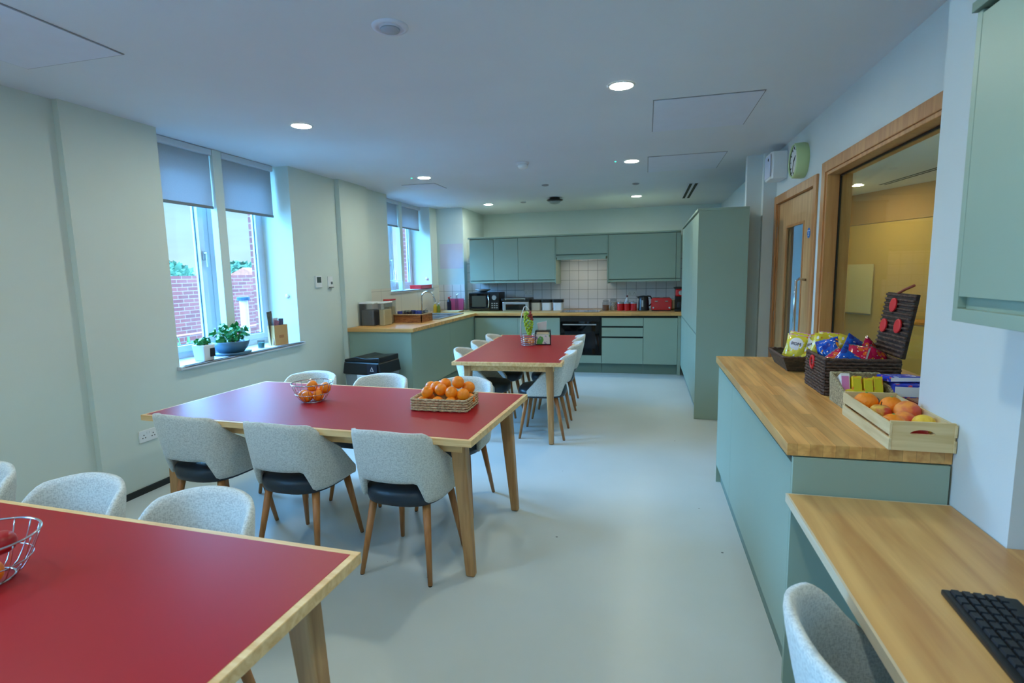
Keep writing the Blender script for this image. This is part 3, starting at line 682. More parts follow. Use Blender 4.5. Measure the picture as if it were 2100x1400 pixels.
# toaster oven
t = at_y('mini_oven', 'silver and black countertop grill oven beside the microwave', 'mini oven', -2.05, 8.52)
B(-0.22, 0.22, -0.17, 0.17, 0.0, 0.15).build('casing', M['steel'], t, 0.012)
B(-0.165, 0.165, -0.176, -0.17, 0.015, 0.11).build('window', M['black_gl'], t)
B(-0.235, 0.235, -0.18, 0.17, 0.152, 0.205).build('lid', M['black'], t, 0.012)
m = MB(); m.rod((-0.17, -0.20, 0.20), (0.17, -0.20, 0.20), 0.009); m.rod((-0.16, -0.20, 0.20), (-0.16, -0.17, 0.18), 0.012); m.rod((0.16, -0.20, 0.20), (0.16, -0.17, 0.18), 0.012)
m.build('handle', M['chrome'], t)
# white canisters
for i, (x, lab) in enumerate(((-1.74, 'white canister with black lid next to the grill oven'), (-1.56, 'white canister with black lid, middle of the three'), (-1.375, 'white canister with black lid nearest the hob'))):
    t = at_y('storage_canister', lab, 'canister', x, 8.52, group='white canisters with black lids')
    MB().prism(rrect(0.15, 0.15, 0.03), 0, 0.13).build('canister_body', M['white'], t, 0.004)
    MB().prism(rrect(0.172, 0.172, 0.035), 0.128, 0.178).build('lid', M['black'], t, 0.01)
# glass jars
def jar(x, y, r, h, fill, label, fh):
    t = at_y('glass_jar', label, 'jar', x, y)
    MB().lathe([(r * 0.9, 0), (r, 0.01), (r, h * 0.85), (r * 0.8, h)], n=24).build('jar_glass', M['clear'], t, smooth=False)
    MB().lathe([(r * 0.85, 0.004), (r * 0.92, fh)], n=24).build('contents', fill, t)
    MB().lathe([(r * 0.86, h), (r * 0.86, h + 0.02), (r * 0.3, h + 0.028)], n=24).build('lid', M['clear'], t)
jar(-0.61, 8.42, 0.055, 0.145, M['amber'], 'glass jar half full of brown coffee right of the hob', 0.085)
jar(-0.495, 8.47, 0.06, 0.16, mat('sugar_mix', (206, 196, 180), 0.8, var=0.5, vscale=60), 'tall glass jar of white packets beside the coffee jar', 0.13)
for i, (x, y, lab) in enumerate(((-0.385, 8.40, 'red canister nearest the glass jars'), (-0.285, 8.40, 'red canister in the middle of the three'), (-0.185, 8.40, 'red canister nearest the kettle'))):
    t = at_y('red_canister', lab, 'canister', x, y, group='red canisters with steel lids')
    MB().lathe([(0.048, 0), (0.05, 0.006), (0.05, 0.105), (0.048, 0.11)], n=24).build('canister_body', M['redgl'], t, smooth=False)
    MB().lathe([(0.049, 0.11), (0.049, 0.13), (0.02, 0.134)], n=24).build('lid', M['steel'], t)
    MB().ball((0, 0, 0.142), 0.011).build('knob', M['steel'], t, smooth=True)
# kettle
t = at_y('kettle', 'black jug kettle between the red canisters and the red toaster', 'kettle', -0.035, 8.42, rz=0)
MB().lathe([(0.085, 0), (0.088, 0.02), (0.082, 0.03), (0.078, 0.14), (0.068, 0.205), (0.055, 0.225), (0.0, 0.23)], n=28, cap=False).build('kettle_body', M['black'], t, smooth=True)
MB().tube([(0.05, 0, 0.222), (0.10, 0, 0.215), (0.125, 0, 0.17), (0.12, 0, 0.11), (0.085, 0, 0.07)], 0.011, 8).build('handle', M['black'], t, smooth=True)
B(-0.03, -0.005, -0.088, -0.06, 0.06, 0.16).build('water_gauge', M['steel'], t, 0.003)
MB().prism([(-0.075, 0.18), (-0.11, 0.215), (-0.05, 0.222)], -0.02, 0.02, 'Y').build('spout', M['black'], t)
# toaster
t = at_y('toaster', 'wide glossy red four-slice toaster', 'toaster', 0.225, 8.42)
MB().prism(rrect(0.30, 0.185, 0.03, cy=0.1)[:0] + [(p[0], p[1]) for p in rrect(0.30, 0.185, 0.035, cy=0.105)], -0.13, 0.13, 'Y').build('toaster_body', M['redgl'], t, 0.008)
for x in (-0.075, 0.075):
    B(x - 0.05, x + 0.05, -0.09, 0.09, 0.197, 0.1995).build('slot', M['black'], t)
    B(x - 0.022, x + 0.022, -0.148, -0.13, 0.14, 0.155).build('lever', M['chrome'], t, 0.004)
    MB().lathe([(0.014, 0), (0.012, -0.014)], (x * 1.55, -0.13, 0.05), 16, 'Y').build('dial', M['chrome'], t)
B(-0.14, 0.14, -0.125, 0.125, 0, 0.0125).build('foot', M['black'], t)
# beige jar with cable
t = at_y('beige_jug', 'small beige jug behind the right end of the toaster', 'jug', 0.41, 8.60)
MB().lathe([(0.05, 0), (0.07, 0.03), (0.066, 0.10), (0.045, 0.15), (0.05, 0.16)], n=24).build('jug_body', M['beige'], t, smooth=True)
MB().tube([(0.05, 0, 0.13), (0.085, 0, 0.12), (0.085, 0, 0.06), (0.06, 0, 0.04)], 0.006).build('handle', M['black'], t, smooth=True)
# coffee machine
t = at_y('coffee_machine', 'tall red and black coffee machine partly hidden by the tall cupboards', 'coffee machine', 0.50, 8.30)
B(-0.085, 0.06, -0.11, 0.11, 0, 0.03).build('base', M['black'], t, 0.006)
B(-0.08, 0.055, 0.03, 0.11, 0.03, 0.36).build('column', M['black'], t, 0.01)
B(-0.075, 0.055, -0.10, 0.04, 0.22, 0.335).build('brew_head', M['redgl'], t, 0.02)
B(-0.10, 0.06, -0.105, 0.11, 0.335, 0.355).build('lid', M['black'], t, 0.004)
MB().lathe([(0.035, 0), (0.032, -0.01)], (0.0, -0.10, 0.275), 20, 'Y').build('dial', M['steel'], t)
MB().lathe([(0.03, 0.03), (0.045, 0.06), (0.04, 0.14)], (-0.01, -0.04, 0), 20).build('jug', M['smoke'], t)
# sockets on the back tiles
def socket(x, y, z, rz, label, double=False, name='wall_socket', w=None):
    t = thing(name, label, 'socket', (x, y, z), rz, 'wall sockets')
    hw = 0.073 if double else 0.043
    B(-hw, hw, -0.010, 0, -0.043, 0.043).build('face_plate', M['white'], t, 0.003)
    for cx in ((-0.037, 0.037) if double else (0,)):
        for dx, dz in ((-0.011, -0.012), (0.011, -0.012), (0, 0.008)): B(cx + dx - 0.0035, cx + dx + 0.0035, -0.0106, -0.0095, dz - 0.004, dz + 0.004).build('pin_hole', M['black'], t)
        B(cx + (0.022 if cx <= 0 else -0.030), cx + (0.030 if cx <= 0 else -0.022), -0.013, -0.010, 0.012, 0.028).build('rocker_switch', M['white'], t, 0.001)
    return t
socket(-1.94, YB - 0.008, 1.20, 0, 'white double socket on the tiles above the grill oven', True)
socket(-0.22, YB - 0.008, 1.17, 0, 'white double socket on the tiles above the red canisters', True)
t = at_y('utensil', 'dark-topped bottle standing behind the middle red canister', 'bottle', -0.29, 8.62)
MB().lathe([(0.03, 0), (0.03, 0.15), (0.012, 0.18), (0.012, 0.20)], n=20).build('bottle_body', M['white'], t, smooth=False)
MB().lathe([(0.014, 0.20), (0.014, 0.225)], n=16).build('cap', mat('dark_red_cap', (110, 30, 34), 0.4), t)

# left worktop things
def tub(x, y, label, m, wx=0.10, wy=0.24, h=0.27, red=False):
    t = at_y('food_container', label, 'food container', x, y, group='tall plastic food containers by the sink')
    MB().prism(rrect(wx, wy, 0.02), 0.0, h).build('container_body', m, t, 0.004)
    MB().prism(rrect(wx * 0.8, wy * 0.86, 0.015), 0.006, h * 0.72).build('contents', M['grey_pl'] if m == M['smoke'] else M['beige'], t)
    MB().prism(rrect(wx * 1.04, wy * 1.03, 0.022), h + 0.0005, h + 0.02).build('lid', M['redgl'] if red else M['white'], t, 0.004)
    return t
tub(-3.335, 5.98, 'tall grey food container at the near end of the worktop', M['smoke'], 0.20, 0.20)
tub(-3.155, 6.03, 'second tall food container with pale lid, next to the grey one', M['clear'], 0.09, 0.24)
tub(-3.10 - 0.13, 6.30, 'clear food container with a red lid behind the pale-lidded one', M['clear'], 0.09, 0.20, 0.29, True)
t = at_y('wicker_tray', 'brown wicker tray of glasses beside the sink', 'basket', -3.00, 6.50)
m = MB(); a, b = 0.20, 0.18
m.box(-a, a, -b, b, 0, 0.012); m.box(-a, a, -b, -b + 0.012, 0.012, 0.10); m.box(-a, a, b - 0.012, b, 0.012, 0.10); m.box(-a, -a + 0.012, -b, b, 0.012, 0.10); m.box(a - 0.012, a, -b, b, 0.012, 0.10)
m.build('tray_body', M['wickerlt'], t)
MB().tube([(p[0], p[1], 0.104) for p in rrect(2 * a, 2 * b, 0.02)], 0.008, 7, True).build('rim', M['rope'], t, smooth=True)
k = 0
for ix in range(4):
    for iy in range(3):
        x = -3.00 - 0.135 + ix * 0.09; y = 6.50 - 0.11 + iy * 0.11
        tag(MB().lathe([(0.028, 0), (0.034, 0.13), (0.031, 0.13), (0.026, 0.006)], n=16).build('drinking_glass', M['clear'] if (ix + iy) % 3 else mat('blue_tumbler', (60, 70, 150), 0.3), None, loc=(x, y, ZT + 0.0125)),
            '%s drinking glass in the wicker tray, %s row, %s column' % ('dark blue' if (ix + iy) % 3 == 0 else 'clear', ('near', 'middle', 'far')[iy], ('wall-side', 'second', 'third', 'room-side')[ix]), 'glass', 'glasses in the wicker tray')
# sink
t = at_y('sink', 'stainless steel double sink under the far window', 'sink', -2.99, 7.28)
m = MB()
def tray(m, cx, cy, w, d, z, dep):
    m.box(cx - w / 2, cx + w / 2, cy - d / 2, cy + d / 2, z, z + 0.002)
    return m
for (x0, x1, y0, y1) in ((-0.25, 0.25, -0.50, -0.46), (-0.25, 0.25, 0.46, 0.50), (-0.25, -0.20, -0.46, 0.46), (0.20, 0.25, -0.46, 0.46), (-0.20, 0.20, -0.02, 0.02)): m.box(x0, x1, y0, y1, 0, 0.014)
m.build('rim', M['steel'], t, 0.004)
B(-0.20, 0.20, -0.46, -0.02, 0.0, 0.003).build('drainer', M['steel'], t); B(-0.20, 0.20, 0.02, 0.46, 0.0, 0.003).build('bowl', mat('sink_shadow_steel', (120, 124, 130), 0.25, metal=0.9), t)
for i in range(8): B(-0.17, 0.17, -0.42 + i * 0.05, -0.412 + i * 0.05, 0.0031, 0.007).build('drainer_rib', M['steel'], t)
t = at_y('tap', 'tall chrome swan-neck tap at the sink', 'tap', -3.31, 7.50)
MB().lathe([(0.028, 0), (0.028, 0.03), (0.018, 0.05)], n=20).build('base', M['chrome'], t)
pts = [(0, 0, 0.04), (0, 0, 0.24)] + [(0.10 - 0.10 * math.cos(a), 0, 0.26 + 0.10 * math.sin(a)) for a in [PI * i / 10 for i in range(0, 10)]] + [(0.205, 0, 0.25)]
MB().tube(pts, 0.012, 10).build('spout', M['chrome'], t, smooth=True)
MB().rod((0.205, 0, 0.255), (0.212, 0, 0.20), 0.015).build('spray_head', M['chrome'], t)
MB().rod((0, 0.02, 0.05), (0.05, 0.06, 0.10), 0.006).build('lever', M['chrome'], t)
t = at_y('bottle_rack', 'white sponge holder standing against the tiles near the tap', 'holder', -3.42, 7.95)
B(-0.03, 0.03, -0.05, 0.05, 0, 0.04).build('holder_body', M['white'], t, 0.004)
def bottle(x, y, h, r, col, lab, capc, name='soap_bottle'):
    t = at_y(name, lab, 'bottle', x, y)
    MB().lathe([(r, 0), (r, h * 0.62), (r * 0.45, h * 0.78), (r * 0.4, h * 0.84)], n=20).build('bottle_body', col, t, smooth=False)
    MB().lathe([(r * 0.5, h * 0.84), (r * 0.45, h * 0.93)], n=14).build('cap', capc, t)
    MB().rod((0, 0, h * 0.93), (r * 1.2, 0, h), 0.006).build('pump_nozzle', capc, t)
bottle(-3.32, 8.05, 0.17, 0.030, mat('yellow_soap', (226, 196, 70), 0.3), 'yellow washing-up bottle left of the dark one', M['white'])
bottle(-3.26, 8.05, 0.16, 0.026, mat('green_soap', (120, 140, 60), 0.3), 'slim green bottle beside the yellow washing-up bottle', M['white'])
bottle(-3.22, 8.42, 0.25, 0.036, mat('navy_bottle', (34, 36, 66), 0.3), 'dark blue bottle with a red pump head near the corner', M['redgl'])
bottle(-3.12, 8.52, 0.28, 0.030, M['clear'], 'clear pump bottle leaning by the pink board', M['steel'])
t = at_y('chopping_board', 'pink chopping board leaning against the corner wall', 'chopping board', -3.17, 8.62)
B(-0.13, 0.13, -0.005, 0.005, 0, 0.20).build('board', M['pink'], t, 0.004); t.rotation_euler = (math.radians(-12), 0, 0)
tag(MB().prism(rrect(0.32, 0.28, 0.02), 0, 0.02).build('wooden_tray', M['crate'], None, 0.003, loc=(-3.08, 8.44 - 0.25, ZT)), 'pale wooden tray on the worktop in the corner', 'tray')
# window 2 sill things
t = thing('red_box', 'flat red plastic box on the sill of the sink window', 'box', (-3.60, 8.16, 1.309))
B(-0.10, 0.10, -0.22, 0.22, 0, 0.05).build('box_body', M['redgl'], t, 0.006); B(-0.105, 0.105, -0.225, 0.225, 0.05, 0.062).build('lid', M['redgl'], t, 0.003)
t = thing('wire_rack', 'thin metal plate rack on the left of the sink window sill', 'rack', (-3.62, 7.28, 1.309))
m = MB(); m.tube([(p[0], p[1], 0.004) for p in rrect(0.14, 0.26, 0.02)], 0.004, 6, True); m.tube([(p[0], p[1], 0.15) for p in rrect(0.14, 0.26, 0.02)], 0.004, 6, True)
m.build('rack_frame', M['steel'], t)
for i in range(6):
    y = -0.11 + i * 0.044; MB().tube([(-0.06, y, 0.004), (-0.06, y, 0.13), (-0.05, y, 0.15), (0.05, y, 0.15), (0.06, y, 0.13), (0.06, y, 0.004)], 0.003, 6).build('wire', M['steel'], t)
m = MB(); m.tube([(0, -0.05, 0.15), (0, -0.03, 0.30), (0, 0.0, 0.22), (0, 0.03, 0.30), (0, 0.05, 0.15)], 0.0035, 6); m.build('rack_handle', M['steel'], t)
t = thing('sill_knob', 'small round white knob on the far reveal of the nearer window', 'knob', (-3.62, 4.798, 1.34)); MB().lathe([(0.022, 0), (0.022, -0.012), (0.014, -0.02)], axis='Y', n=20).build('knob_body', M['white'], t)
t = thing('sill_knob', 'small round white knob on the far reveal of the sink window', 'knob', (-3.60, 8.408, 1.47)); MB().lathe([(0.024, 0), (0.024, -0.012), (0.014, -0.02)], axis='Y', n=20).build('knob_body', M['white'], t)
tag(B(-0.21, 0.21, -0.003, 0, -0.21, 0.21).build('wall_notice', mat('notice_paper', (206, 206, 222), 0.6), None, loc=(-3.255, 8.699, 1.84)), 'pale lilac blank notice sheet on the corner wall above the tiles', 'notice')

# ------------------------------------------------------------------ things on the left wall
t = thing('thermostat', 'small white wall thermostat with a dark square screen', 'thermostat', (XL, 5.18, 1.48))
B(0, 0.018, -0.055, 0.055, -0.065, 0.065).build('casing', M['white'], t, 0.004); B(0.018, 0.020, -0.038, 0.038, -0.012, 0.05).build('screen', mat('lcd', (66, 80, 76), 0.3), t)
t = thing('wall_switch', 'small white switch plate right of the thermostat', 'switch', (XL, 5.41, 1.475))
B(0, 0.012, -0.045, 0.045, -0.07, 0.06).build('plate', M['white'], t, 0.003); B(0.012, 0.022, 0.0, 0.03, -0.03, 0.0).build('rocker', M['grey_pl'], t, 0.002); B(0.0, 0.03, -0.04, 0.03, -0.07, -0.058).build('shelf_lip', M['grey_pl'], t)
socket(XL, 2.98, 0.415, PI / 2, 'white double socket low on the left wall', True)

# ------------------------------------------------------------------ window 1 sill things
ZS = 0.8635
t = thing('potted_succulent', 'small white square pot with a tiny green plant at the left of the sill', 'plant', (-3.555, 3.60, ZS))
MB().hexa([(-0.05, -0.05, 0), (0.05, -0.05, 0), (0.05, 0.05, 0), (-0.05, 0.05, 0), (-0.06, -0.06, 0.13), (0.06, -0.06, 0.13), (0.06, 0.06, 0.13), (-0.06, 0.06, 0.13)]).build('pot', M['white'], t, 0.005)
B(0.054, 0.062, 0.005, 0.052, 0.03, 0.10).build('pot_label', M['black'], t)
foliage(0, 0, 0.155, 0.055, 0.06, 0.03, 90, 0.022, 3).build('leaves', M['leaf'], t)
t = thing('potted_plant', 'leafy green plant in a wide slate-blue bowl on the sill', 'plant', (-3.60, 3.95, ZS))
MB().lathe([(0.15, 0), (0.16, 0.008), (0.165, 0.02), (0.0, 0.012)], n=32, cap=False).build('saucer', M['pot_blue'], t, smooth=True)
MB().lathe([(0.10, 0.015), (0.135, 0.06), (0.155, 0.115), (0.148, 0.118), (0.12, 0.09)], n=32).build('pot', M['pot_blue'], t, smooth=True)
MB().lathe([(0.14, 0.09), (0.14, 0.10)], n=24).build('soil', M['soil'], t)
m = MB(); rnd = random.Random(5)
for i in range(150):
    a = rnd.random() * 2 * PI; side = 1 if i % 2 else -1; rr = rnd.random() * 0.10; hh = 0.10 + rnd.random() * 0.15 * (1 - rr * 3)
    p = Vector((rr * math.cos(a), side * 0.085 + rr * math.sin(a), hh + 0.02)); d = Vector((rnd.gauss(0, 1), rnd.gauss(0, 1), rnd.gauss(0.3, 0.6))).normalized(); u = d.orthogonal().normalized(); s = 0.026 * (0.6 + 0.8 * rnd.random())
    q = p + Vector((0, 0, 0.004)); m.add([p - d * s, p + u * s * .6, p + d * s, p - u * s * .6], [(0, 1, 2, 3)])
m.build('leaves', M['leaf'], t)
m = MB()
for i in range(12):
    a = rnd.random() * 2 * PI; side = 1 if i % 2 else -1
    m.tube([(0, side * 0.05, 0.09), (0.02 * math.cos(a), side * 0.07, 0.15), (0.05 * math.cos(a), side * 0.085 + 0.05 * math.sin(a), 0.21)], 0.003, 5)
m.build('stems', M['leaf2'], t)
t = thing('small_glass', 'small glass with green water on the sill beside the paper bag', 'glass', (-3.60, 4.33, ZS)); MB().lathe([(0.03, 0), (0.034, 0.075), (0.031, 0.075), (0.028, 0.005)], n=20).build('glass_body', M['clear'], t); MB().lathe([(0.026, 0.006), (0.028, 0.05)], n=20).build('contents', mat('green_water', (90, 170, 160), 0.2), t)
t = thing('paper_bag', 'brown kraft paper bag standing at the right end of the sill', 'bag', (-3.59, 4.57, ZS), math.radians(-8))
m = MB(); a, b, hh = 0.045, 0.085, 0.20
m.box(-a, a, -b, -b + 0.002, 0, hh); m.box(-a, a, b - 0.002, b, 0, hh); m.box(-a, -a + 0.002, -b, b, 0, hh * 0.97); m.box(a - 0.002, a, -b, b, 0, hh); m.box(-a, a, -b, b, 0, 0.002)
m.build('bag_body', M['kraft'], t); B(a, a + 0.0008, -0.03, 0.03, 0.07, 0.10).build('print_mark', mat('bag_print', (170, 118, 74), 0.7), t)
for i, (dy, h0, col, lab) in enumerate(((-0.05, 0.34, (84, 80, 66), 'tall dark picture card in the paper bag'), (-0.01, 0.27, (196, 196, 200), 'white leaflet in the middle of the paper bag'), (0.035, 0.26, (66, 62, 96), 'purple-blue card in the paper bag'), (-0.065, 0.25, (150, 96, 120), 'mauve card at the left edge of the paper bag'))):
    o = B(-0.002, 0.002, -0.035, 0.035, 0.004, h0).build('leaflet', mat('leaflet_%d' % i, col, 0.5, var=0.4, vscale=40), None, loc=(-3.59 + 0.012 * i - 0.02, 4.57 + dy, ZS)); o.rotation_euler = (math.radians(6 - 5 * i), 0, 0); tag(o, lab, 'leaflet')

# ------------------------------------------------------------------ bin
t = thing('recycling_bin', 'black and grey recycling bin with an open-topped black lid by the sink cabinet', 'bin', (-2.98, 5.32, 0), math.radians(-8))
MB().hexa([(-0.20, -0.16, 0), (0.20, -0.16, 0), (0.20, 0.16, 0), (-0.20, 0.16, 0), (-0.235, -0.19, 0.50), (0.235, -0.19, 0.50), (0.235, 0.19, 0.50), (-0.235, 0.19, 0.50)]).build('bin_body', M['grey_pl'], t, 0.015)
MB().hexa([(-0.25, -0.205, 0.46), (0.25, -0.205, 0.46), (0.25, 0.205, 0.46), (-0.25, 0.205, 0.46), (-0.235, -0.19, 0.60), (0.235, -0.19, 0.60), (0.235, 0.19, 0.60), (-0.235, 0.19, 0.60)]).build('lid', M['black'], t, 0.015)
m = MB(); m.prism([(-0.19, 0.60), (-0.235, 0.60), (-0.235, 0.62), (-0.08, 0.655), (0.05, 0.64), (0.235, 0.655), (0.235, 0.60)], -0.18, 0.18, 'Y'); m.build('lid_flap', M['black'], t, 0.008)
B(0.09, 0.22, -0.214, -0.209, 0.47, 0.58).build('sticker', mat('navy_sticker', (24, 30, 44), 0.5), t)
MB().tube([(0.155 + 0.022 * math.cos(a), -0.216, 0.525 + 0.028 * math.sin(a)) for a in (PI / 2, PI / 2 + 2 * PI / 3, PI / 2 + 4 * PI / 3)], 0.004, 6, True).build('recycling_mark', M['white'], t)
B(-0.05, 0.085, -0.2075, -0.204, 0.36, 0.46).build('paper_label', M['white'], t)

# ------------------------------------------------------------------ door and internal screen on the right wall
root = struct('door_1')
m = MB()
for x0, x1, q in ((1.212, XR, 0.075),):
    m.box(x0, x1, 4.475, 4.475 + q, 0, 2.215); m.box(x0, x1, 5.812 - q, 5.812, 0, 2.215); m.box(x0, x1, 4.475 + q, 5.812 - q, 2.215 - q, 2.215)
m.box(XR, 1.379, 4.545, 4.575, 0, 2.17); m.box(XR, 1.379, 5.725, 5.755, 0, 2.17); m.box(XR, 1.379, 4.575, 5.725, 2.14, 2.17)
m.build('door_frame', M['frame_oak'], root, 0.003)
m = MB(); x0, x1 = 1.245, 1.289; ya, yb = 4.578, 5.722
ga, gb = 4.86, 5.44
m.box(x0, x1, ya, ga, 0.005, 2.137); m.box(x0, x1, gb, yb, 0.005, 2.137); m.box(x0, x1, ga, gb, 1.91, 2.137); m.box(x0, x1, ga, gb, 0.005, 0.45)
m.build('door_leaf', M['door_oak'], root, 0.001)
m = MB(); q = 0.022; z0, z1 = 0.45, 1.91
m.box(x0 - 0.006, x0 + 0.012, ga, ga + q, z0, z1); m.box(x0 - 0.006, x0 + 0.012, gb - q, gb, z0, z1); m.box(x0 - 0.006, x0 + 0.012, ga + q, gb - q, z1 - q, z1); m.box(x0 - 0.006, x0 + 0.012, ga + q, gb - q, z0, z0 + q)
m.build('glazing_bead', M['frame_oak'], root, 0.002)
B(1.262, 1.270, ga, gb, z0, z1).build('pane', M['glass'], root)
m = MB(); m.tube([(1.245, 4.74, 1.43), (1.19, 4.72, 1.44), (1.165, 4.71, 1.42), (1.165, 4.71, 0.94), (1.19, 4.72, 0.92), (1.245, 4.74, 0.93)], 0.011, 10)
m.build('door_handle', M['chrome'], root, smooth=True)
for z in (1.87, 1.05, 0.25): MB().rod((1.236, 5.735, z - 0.055), (1.236, 5.735, z + 0.055), 0.009).build('hinge', M['steel'], root)
t = thing('door_sign', 'round blue fire door sign on the oak door', 'sign', (1.2445, 4.72, 1.80), -PI / 2)
MB().lathe([(0.04, 0), (0.04, -0.002)], axis='Y', n=28).build('sign_disc', M['blue_sign'], t)
text_part('sign_text', 'Fire door\nkeep\nshut', 0.017, M['white'], t, (0, -0.0025, 0), (PI / 2, 0, 0))
# internal glazed screen
root = struct('window_4')
m = MB(); ye = 4.345; za = 2.262
m.box(1.208, XR, ye - 0.075, ye, 0.925, za); m.box(1.208, XR, 2.235, ye - 0.075, za - 0.075, za)
m.box(1.218, 1.30, 4.245, 4.288, 0.945, 2.213); m.box(1.218, 1.30, 2.302, 4.245, 2.165, 2.213)
m.box(1.31, 1.379, 4.245, 4.288, 0.945, 2.213); m.box(1.31, 1.379, 2.302, 4.245, 2.165, 2.213)
m.box(1.232, 1.379, 2.302, 4.245, 0.942, 0.965)
m.build('window_frame', M['frame_oak'], root, 0.004)
m = MB(); m.box(1.2995, 1.3105, 4.235, 4.247, 0.965, 2.165); m.box(1.2995, 1.3105, 2.302, 4.235, 2.153, 2.165); m.build('gasket', M['black'], root)
B(1.302, 1.308, 2.302, 4.24, 0.965, 2.16).build('pane', M['glass_in'], root)
# clock and warning unit
t = thing('wall_clock', 'round wall clock with a thick pale green rim above the oak door', 'clock', (XR, 4.87, 2.385), -PI / 2)
MB().lathe([(0.135, -0.001), (0.140, -0.02), (0.136, -0.085), (0.125, -0.095), (0.118, -0.088)], axis='Y', n=40, cap=False).build('rim', M['clockrim'], t, smooth=True)
MB().lathe([(0.134, -0.003), (0.122, -0.080)], axis='Y', n=40).build('clock_face', M['white'], t)
m = MB()
for k in range(12):
    a = k * PI / 6; m.rod((0.09 * math.sin(a), -0.082, 0.09 * math.cos(a)), (0.108 * math.sin(a), -0.082, 0.108 * math.cos(a)), 0.003, n=6)
m.build('hour_marks', M['black'], t)
MB().rod((0, -0.084, 0), (0.045, -0.084, 0.035), 0.004, 0.002, 6).build('hour_hand', M['black'], t); MB().rod((0, -0.086, 0), (-0.02, -0.086, -0.085), 0.003, 0.0015, 6).build('minute_hand', M['black'], t)
t = thing('alarm_box', 'white wall-mounted alarm box beside the clock over the door', 'alarm box', (XR, 5.55, 2.46), -PI / 2)
MB().prism([(-0.13, -0.001), (0.13, -0.001), (0.13, -0.12), (0.10, -0.14), (-0.10, -0.14), (-0.13, -0.12)], -0.12, 0.12).build('casing', M['white'], t, 0.006)
B(-0.115, 0.115, -0.146, -0.1401, -0.10, 0.10).build('cover', mat('pale_blue_cover', (206, 214, 236), 0.35), t, 0.003)
MB().lathe([(0.014, 0), (0.012, -0.004)], (0.04, -0.146, 0.06), 16, 'Y').build('indicator', M['black'], t)

# ------------------------------------------------------------------ room and corridor beyond the right wall
adj = mat('beige_wall_panel', (222, 196, 128), 0.6, var=0.02, vscale=1.5)
adj2 = mat('beige_upper_panel', (196, 164, 118), 0.6, var=0.02, vscale=1.5)
def slanted(p, q, th, z0, z1):
    p = Vector((*p, 0)); q = Vector((*q, 0)); d = (q - p).normalized(); n = Vector((-d.y, d.x, 0)) * th
    P = [p, q, q + n, p + n]
    return MB().hexa([(a.x, a.y, z0) for a in P] + [(a.x, a.y, z1) for a in P])
slanted((2.90, 10.32), (6.30, 2.63), 0.12, 0, 2.168).build('wall_beyond', adj)['kind'] = 'structure'
slanted((2.90, 10.32), (6.30, 2.63), 0.12, 2.176, ZC).build('trim_4', adj2)['kind'] = 'structure'
B(1.38, 6.5, 1.0, 1.1, 0, ZC).build('wall_near', adj)['kind'] = 'structure'
slanted((1.385, 4.42), (2.90, 10.3), 0.08, 0, ZC).build('wall_partition', M['wall_w'])['kind'] = 'structure'
B(1.6, 3.2, 10.4, 10.5, 0, ZC).build('wall_end', M['wall_w'])['kind'] = 'structure'
d = Vector((3.40, -7.69, 0)).normalized(); n = Vector((-d.y, d.x, 0)) * -1
ang = math.atan2(d.y, d.x)
p = Vector((3.24, 9.55, 0)) + n * 0.03
t = thing('whiteboard', 'pale whiteboard on the yellow wall seen through the internal window', 'whiteboard', (p.x, p.y, 1.18), ang)
B(-0.34, 0.34, -0.012, 0.0, -0.38, 0.38).build('board', mat('board_white', (232, 228, 190), 0.3), t); B(-0.34, 0.34, -0.03, 0.0, -0.40, -0.382).build('pen_tray', M['steel'], t)
p = Vector((4.35, 7.05, 0)) + n * 0.25
t = thing('sideboard', 'low yellow-beige sideboard along the wall seen through the internal window', 'sideboard', (p.x, p.y, 0), ang)
B(-1.5, 1.5, -0.2, 0.2, 0.08, 0.76).build('cabinet_body', adj2, t); B(-1.52, 1.52, -0.22, 0.2, 0.76, 0.79).build('cabinet_top', M['oakx'], t)
for k in range(4): B(-1.49 + k * 0.75, -0.77 + k * 0.75, -0.22, -0.2, 0.1, 0.74).build('door', adj, t, 0.002)
lamp2 = emis('lamp_diffuser_warm', (255, 228, 170), 190)
for x, y, lab in ((2.836, 8.53, 'lit downlight low in the internal window, far end of the room beyond'), (2.318, 5.42, 'lit downlight at the top right of the internal window'), (4.4, 4.0, 'downlight in the room beyond, hidden behind the column'), ):
    o = dup(proto, (x, y, ZC), 0, lab); 
    for c in o.children:
        if c.name.startswith('diffuser'): c.data = c.data.copy(); c.data.materials[0] = lamp2
dup(proto, (1.72, 7.2, ZC), 0, 'downlight in the corridor behind the oak door')
t = thing('slot_vent', 'dark twin slot vent in the ceiling seen through the internal window', 'vent', (3.25, 7.7, ZC), 0.1)
for s in (-1, 1): B(s * 0.034 - 0.014, s * 0.034 + 0.014, -0.9, 0.9, -0.004, -0.0005).build('slot', M['gap'], t)
# corridor door frame seen through the vision panel
t = thing('corridor_door', 'white door with oak frame in the corridor behind the glazed oak door', 'door', (1.74, 7.3, 0), -math.radians(14.5))
B(-0.012, 0.0, -0.5, 0.5, 0.0, 2.05).build('door_leaf', mat('pale_blue_door', (176, 206, 214), 0.5), t); B(-0.02, 0.0, -0.56, -0.5, 0, 2.1).build('frame', M['frame_oak'], t); B(-0.02, 0.0, -0.56, 0.56, 2.05, 2.11).build('frame', M['frame_oak'], t); B(-0.02, 0.0, 0.5, 0.56, 0, 2.05).build('frame', M['frame_oak'], t)

